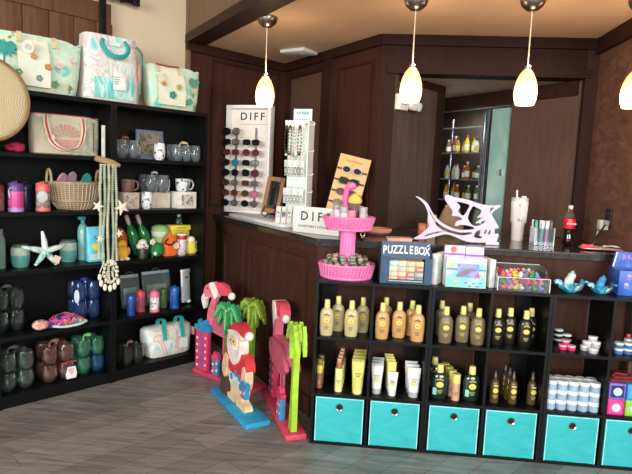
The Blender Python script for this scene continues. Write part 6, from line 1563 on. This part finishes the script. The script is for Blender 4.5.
seabox('sea scene jigsaw box with dolphin picture, frontmost of its group', (.782, .045, UT), (R(-6), 0, R(1)), .208, .158, .042, sea)
def plain_red(t, w, h, d):
    bm = nb(); disc(bm, (-w*.08, -d/2-.001, h*.90), .017, 20, .001); P('red_dot_print', bm, M((226, 100, 80), .5), t)
    bm = nb(); marks(bm, .03, -d/2-.001, h*.93, .9, 4); bmesh.ops.translate(bm, vec=(w*.3, 0, 0), verts=bm.verts); P('lettering', bm, M((150, 150, 170), .5), t)
    bm = nb(); box(bm, (0, -d/2-.001, h*.785), (w, .001, .012)); P('purple_band', bm, M((150, 90, 190), .5), t)
def plain(t, w, h, d):
    bm = nb(); marks(bm, .06, -d/2-.001, h*.93, 1.3, 3); P('lettering', bm, M((160, 160, 176), .5), t)
    bm = nb(); box(bm, (0, -d/2-.001, h*.785), (w, .001, .012)); P('purple_band', bm, M((150, 90, 190), .5), t)
seabox('white jigsaw box with a red dot rising behind the dolphin one', (.728, .105, UT), (R(-4), 0, 0), .104, .212, .05, plain_red)
seabox('white jigsaw box with grey lettering rising behind the dolphin one', (.832, .108, UT), (R(-4), 0, 0), .094, .208, .05, plain)
seabox('pale box end turned sideways on the navy display side', (.656, .14, UT), (0, 0, R(62)), .15, .165, .03, lambda t, w, h, d: P('spine_print', box(nb(), (0, -d/2-.001, h/2), (w*.8, .001, h*.5)), M((186, 200, 190), .5), t))
seabox('pale box end turned sideways on the toy bin side', (.913, .138, UT), (0, 0, R(-75)), .12, .15, .03, lambda t, w, h, d: P('spine_print', box(nb(), (0, -d/2-.001, h/2), (w*.8, .001, h*.5)), M((206, 206, 196), .5), t))

# --- clear bin of small toys
tb_ = thing('clear_bin', 'clear acrylic bin heaped with tiny bright toys', 'bin', (1.075, .115, UT))
w, d = .262, .20
bm = nb(); box(bm, (0, 0, .0015), (w, d, .003)); P('bottom', bm, acr, tb_)
bm = nb(); box(bm, (0, -d/2+.0015, .037), (w, .003, .068)); P('front_wall', bm, acr, tb_)
bm = nb(); box(bm, (0, d/2-.0015, .06), (w, .003, .114)); P('back_wall', bm, acr, tb_)
for x in (-w/2+.0015, w/2-.0015):
    bm = nb(); prism(bm, [(-d/2+.003, .003), (d/2-.003, .003), (d/2-.003, .117), (-d*.1, .117), (-d/2+.003, .071)], -.0015, .0015)
    bmesh.ops.rotate(bm, matrix=Matrix.Rotation(PI/2, 3, 'Z'), verts=bm.verts); bmesh.ops.translate(bm, vec=(x, 0, 0), verts=bm.verts); P('side_wall', bm, acr, tb_)
bm = nb(); box(bm, (0, -d/2, .072), (w, .004, .003)); box(bm, (0, d/2, .118), (w, .004, .003)); box(bm, (w/2, -d/2, .037), (.004, .004, .07)); box(bm, (-w/2, -d/2, .037), (.004, .004, .07)); P('bright_edges', bm, acre, tb_)
tc_ = [('orange', (226, 110, 50)), ('white', (230, 230, 230)), ('lilac blue', (120, 140, 216)), ('magenta', (216, 50, 150)), ('yellow', (236, 206, 50)), ('green', (30, 160, 80)), ('crimson', (186, 40, 70)), ('pink', (232, 130, 180)), ('grey', (120, 120, 130)), ('amber', (230, 160, 60))]
pt = {}
n_i = 0
for lay, (zz, nx, ny) in enumerate(((.004, 7, 5), (.033, 7, 5), (.062, 7, 4))):
    for i in range(nx):
        for j in range(ny):
            x = 1.075+(-.112+.224*(i+.5)/nx if lay < 2 else -.105+.20*(i+.5)/nx); y = .115-.085+.17*(j+.5)/ny + (.03 if lay == 2 else 0)
            ci = (i*7+j*3+lay*5+(i*j) % 3) % 10; p = (x+random.uniform(-.003, .003), y, UT+zz); n_i += 1
            if ci in pt: dup(pt[ci], p, n_i*1.3); continue
            t = thing('tiny_toy', 'tiny %s toy figure among the heap in the clear bin' % tc_[ci][0], 'toy', p, 0, 'tiny %s toys in the clear bin' % tc_[ci][0]); pt[ci] = t
            bm = nb(); sph(bm, (0, 0, .012), (.0165, .0135, .012), 10, 7); sph(bm, (.009, 0, .025), (.0095, .009, .0085), 8, 6); P('body', bm, M(tc_[ci][1], .35), t)
            bm = nb(); sph(bm, (-.010, 0, .017), (.006, .003, .006), 6, 5); P('tail', bm, M(tc_[(ci+3) % 10][1], .4), t)
# --- glass sea creatures
aqua = NT('aqua_glaze'); aqua.set(.12, 0, .6)
aqua.link(aqua.ramp(aqua.noise(aqua.coords(), 26, 3, .6, .8), [(.35, (30, 120, 170)), (.5, (60, 176, 206)), (.62, (206, 232, 236))]), aqua.b.inputs['Base Color'])
iced = NT('iced_glaze'); iced.set(.12, 0, .6)
iced.link(iced.ramp(iced.noise(iced.coords(), 26, 3, .6, .8), [(.35, (90, 150, 160)), (.48, (190, 220, 210)), (.62, (226, 236, 226))]), iced.b.inputs['Base Color'])
def critter(label, x, y, s, m1, m2, mid):
    t = thing('glass_sea_creature', label, 'ornament', (x, y, UT), .2)
    bm = nb(); lathe(bm, [(0, .0), (.03*s, 0), (.062*s, .022*s), (.072*s, .042*s), (.066*s, .044*s), (.05*s, .026*s), (0, .016*s)], 26, sy=.8); P('bowl', bm, m1, t, 60)
    bm = nb(); tube(bm, spline([(-.005*s, 0, .015*s), (-.018*s, -.01*s, .055*s), (.0, -.005*s, .09*s), (.008*s, 0, .118*s)], 5), [.030*s]*4+[.034*s]*4+[.03*s]*4+[.02*s, .016*s, .008*s, .004*s][:4], 10, flat=.7); P('upright_fin', bm, m2, t, 60)
    for sx, zz in ((-1, .06), (1, .058)):
        bm = nb(); tube(bm, spline([(sx*.045*s, 0, .028*s), (sx*.072*s, -.01*s, zz*s), (sx*.098*s, -.012*s, (zz-.008)*s)], 5), [.016*s]*5+[.012*s]*5+[.005*s], 8, flat=.6); P('flipper', bm, m1, t, 60)
    bm = nb(); tube(bm, spline([(.02*s, -.04*s, .02*s), (.035*s, -.045*s, .055*s), (.045*s, -.03*s, .075*s)], 5), [.012*s]*5+[.010*s]*5+[.004*s], 8); P('head', bm, mid, t, 60)
    return t
critter('white and aqua glass sea creature beside the clear toy bin', 1.336, .095, .97, aqua.m, iced.m, M((70, 120, 140), .15))
critter('blue glass sea creature beside the blue display box', 1.496, .10, .84, aqua.m, M((60, 150, 206), .15), M((60, 70, 80), .15))
# --- blue display box
bd_ = thing('blue_display_box', 'bright blue printed display box at the plaster wall end', 'box', (1.685, .155, UT), R(-4))
deep = blotch('underwater_print', [(0, (30, 50, 140)), (.42, (44, 84, 180)), (.55, (56, 110, 200)), (.66, (90, 150, 214))], 9, .35, 'LINEAR')
bm = nb(); box(bm, (0, 0, .066), (.215, .16, .132), bev=.002); P('carton', bm, deep, bd_)
bm = nb(); prism(bm, [(-.10, .132), (.10, .132), (.10, .215), (-.085, .215)], .045, .075); P('header_card', bm, deep, bd_)
bm = nb(); box(bm, (-.094, .041, .174), (.006, .004, .08), rot=(0, R(10), 0)); P('white_edge', bm, white_p, bd_)
bm = nb()
for i in range(6): box(bm, (-.05+.026*i, .0435, .188), (.014, .002, .026), rot=(0, .25*(-1)**i, 0)); box(bm, (-.042+.026*i, .0435, .182), (.012, .002, .007))
P('lettering', bm, M((170, 120, 190), .5), bd_)
bm = nb(); box(bm, (.035, -.081, .075), (.075, .002, .085)); P('window', bm, M((36, 70, 140), .3), bd_)
bm = nb(); box(bm, (.03, -.083, .055), (.055, .003, .034), bev=.001); P('green_tray', bm, M((60, 200, 170), .4), bd_)
bm = nb(); box(bm, (.035, -.083, .10), (.06, .003, .014)); P('grey_strip', bm, M((120, 140, 170), .4), bd_)
for x, z in ((-.06, .105), (-.07, .06), (-.03, .035)):
    bm = nb(); sph(bm, (x, -.081, z), (.012, .004, .009), 10, 8)
    for q in (-.006, 0, .006): tube(bm, [Vector((x+q, -.081, z)), Vector((x+q*1.4, -.081, z-.022))], .0014, 4)
    P('jellyfish_print', bm, M((190, 160, 210), .4), bd_)
bm = nb(); prism(bm, [(.0, .16), (.03, .166), (.05, .175), (.04, .162), (.02, .154)], .042, .0445); P('dolphin_print', bm, M((150, 190, 226), .4), bd_)
# ================================================================ camera and light
cam = bpy.data.cameras.new('camera'); co = bpy.data.objects.new('camera', cam); COL.objects.link(co)
cam.sensor_width = 36; cam.lens = 553.28/632*36; cam.clip_start = .05
yaw, pit, rol = -.0881, .1133, .044
fw = Vector((math.sin(yaw)*math.cos(pit), math.cos(yaw)*math.cos(pit), -math.sin(pit)))
r_ = Vector((math.cos(yaw), -math.sin(yaw), 0)); u_ = r_.cross(fw)
Rv = math.cos(rol)*r_+math.sin(rol)*u_; Uv = -math.sin(rol)*r_+math.cos(rol)*u_
m4 = Matrix((Rv, Uv, -fw)).transposed().to_4x4(); m4.translation = (.243, -2.889, 1.472)
co.matrix_world = m4; SC.camera = co

wd = bpy.data.worlds.new('daylight'); SC.world = wd; wd.use_nodes = True
bg = wd.node_tree.nodes['Background']; bg.inputs['Color'].default_value = (.92, .97, 1, 1); bg.inputs['Strength'].default_value = .42
def area(name, loc, target, sx, sy, power, col):
    l = bpy.data.lights.new(name, 'AREA'); l.shape = 'RECTANGLE'; l.size = sx; l.size_y = sy; l.energy = power; l.color = col
    o = bpy.data.objects.new(name, l); COL.objects.link(o); o.location = loc
    o.rotation_euler = (Vector(target)-Vector(loc)).to_track_quat('-Z', 'Y').to_euler(); return o
area('shop_window_daylight', (3.2, -7.5, 2.4), (.1, .8, .9), 4.5, 2.4, 520, (1, .985, .96))
area('shop_window_daylight', (-2.6, -7.0, 2.4), (.6, .8, 1.0), 3.2, 2.2, 420, (1, .985, .96))
# fill light added beyond the niche to brighten the bottles and glass door
l = bpy.data.lights.new('niche_fill_light', 'AREA'); l.energy = 16; l.size = .3; l.color = (.85, 1, .97)
o = bpy.data.objects.new('niche_fill_light', l); COL.objects.link(o); o.location = NI(.15, .2, 2.12); o.rotation_euler = (0, 0, 0)
SC.view_settings.view_transform = 'Standard'; SC.view_settings.look = 'None'
SC.view_settings.gamma = 1; SC.view_settings.use_curve_mapping = False
SC.view_settings.exposure = 0
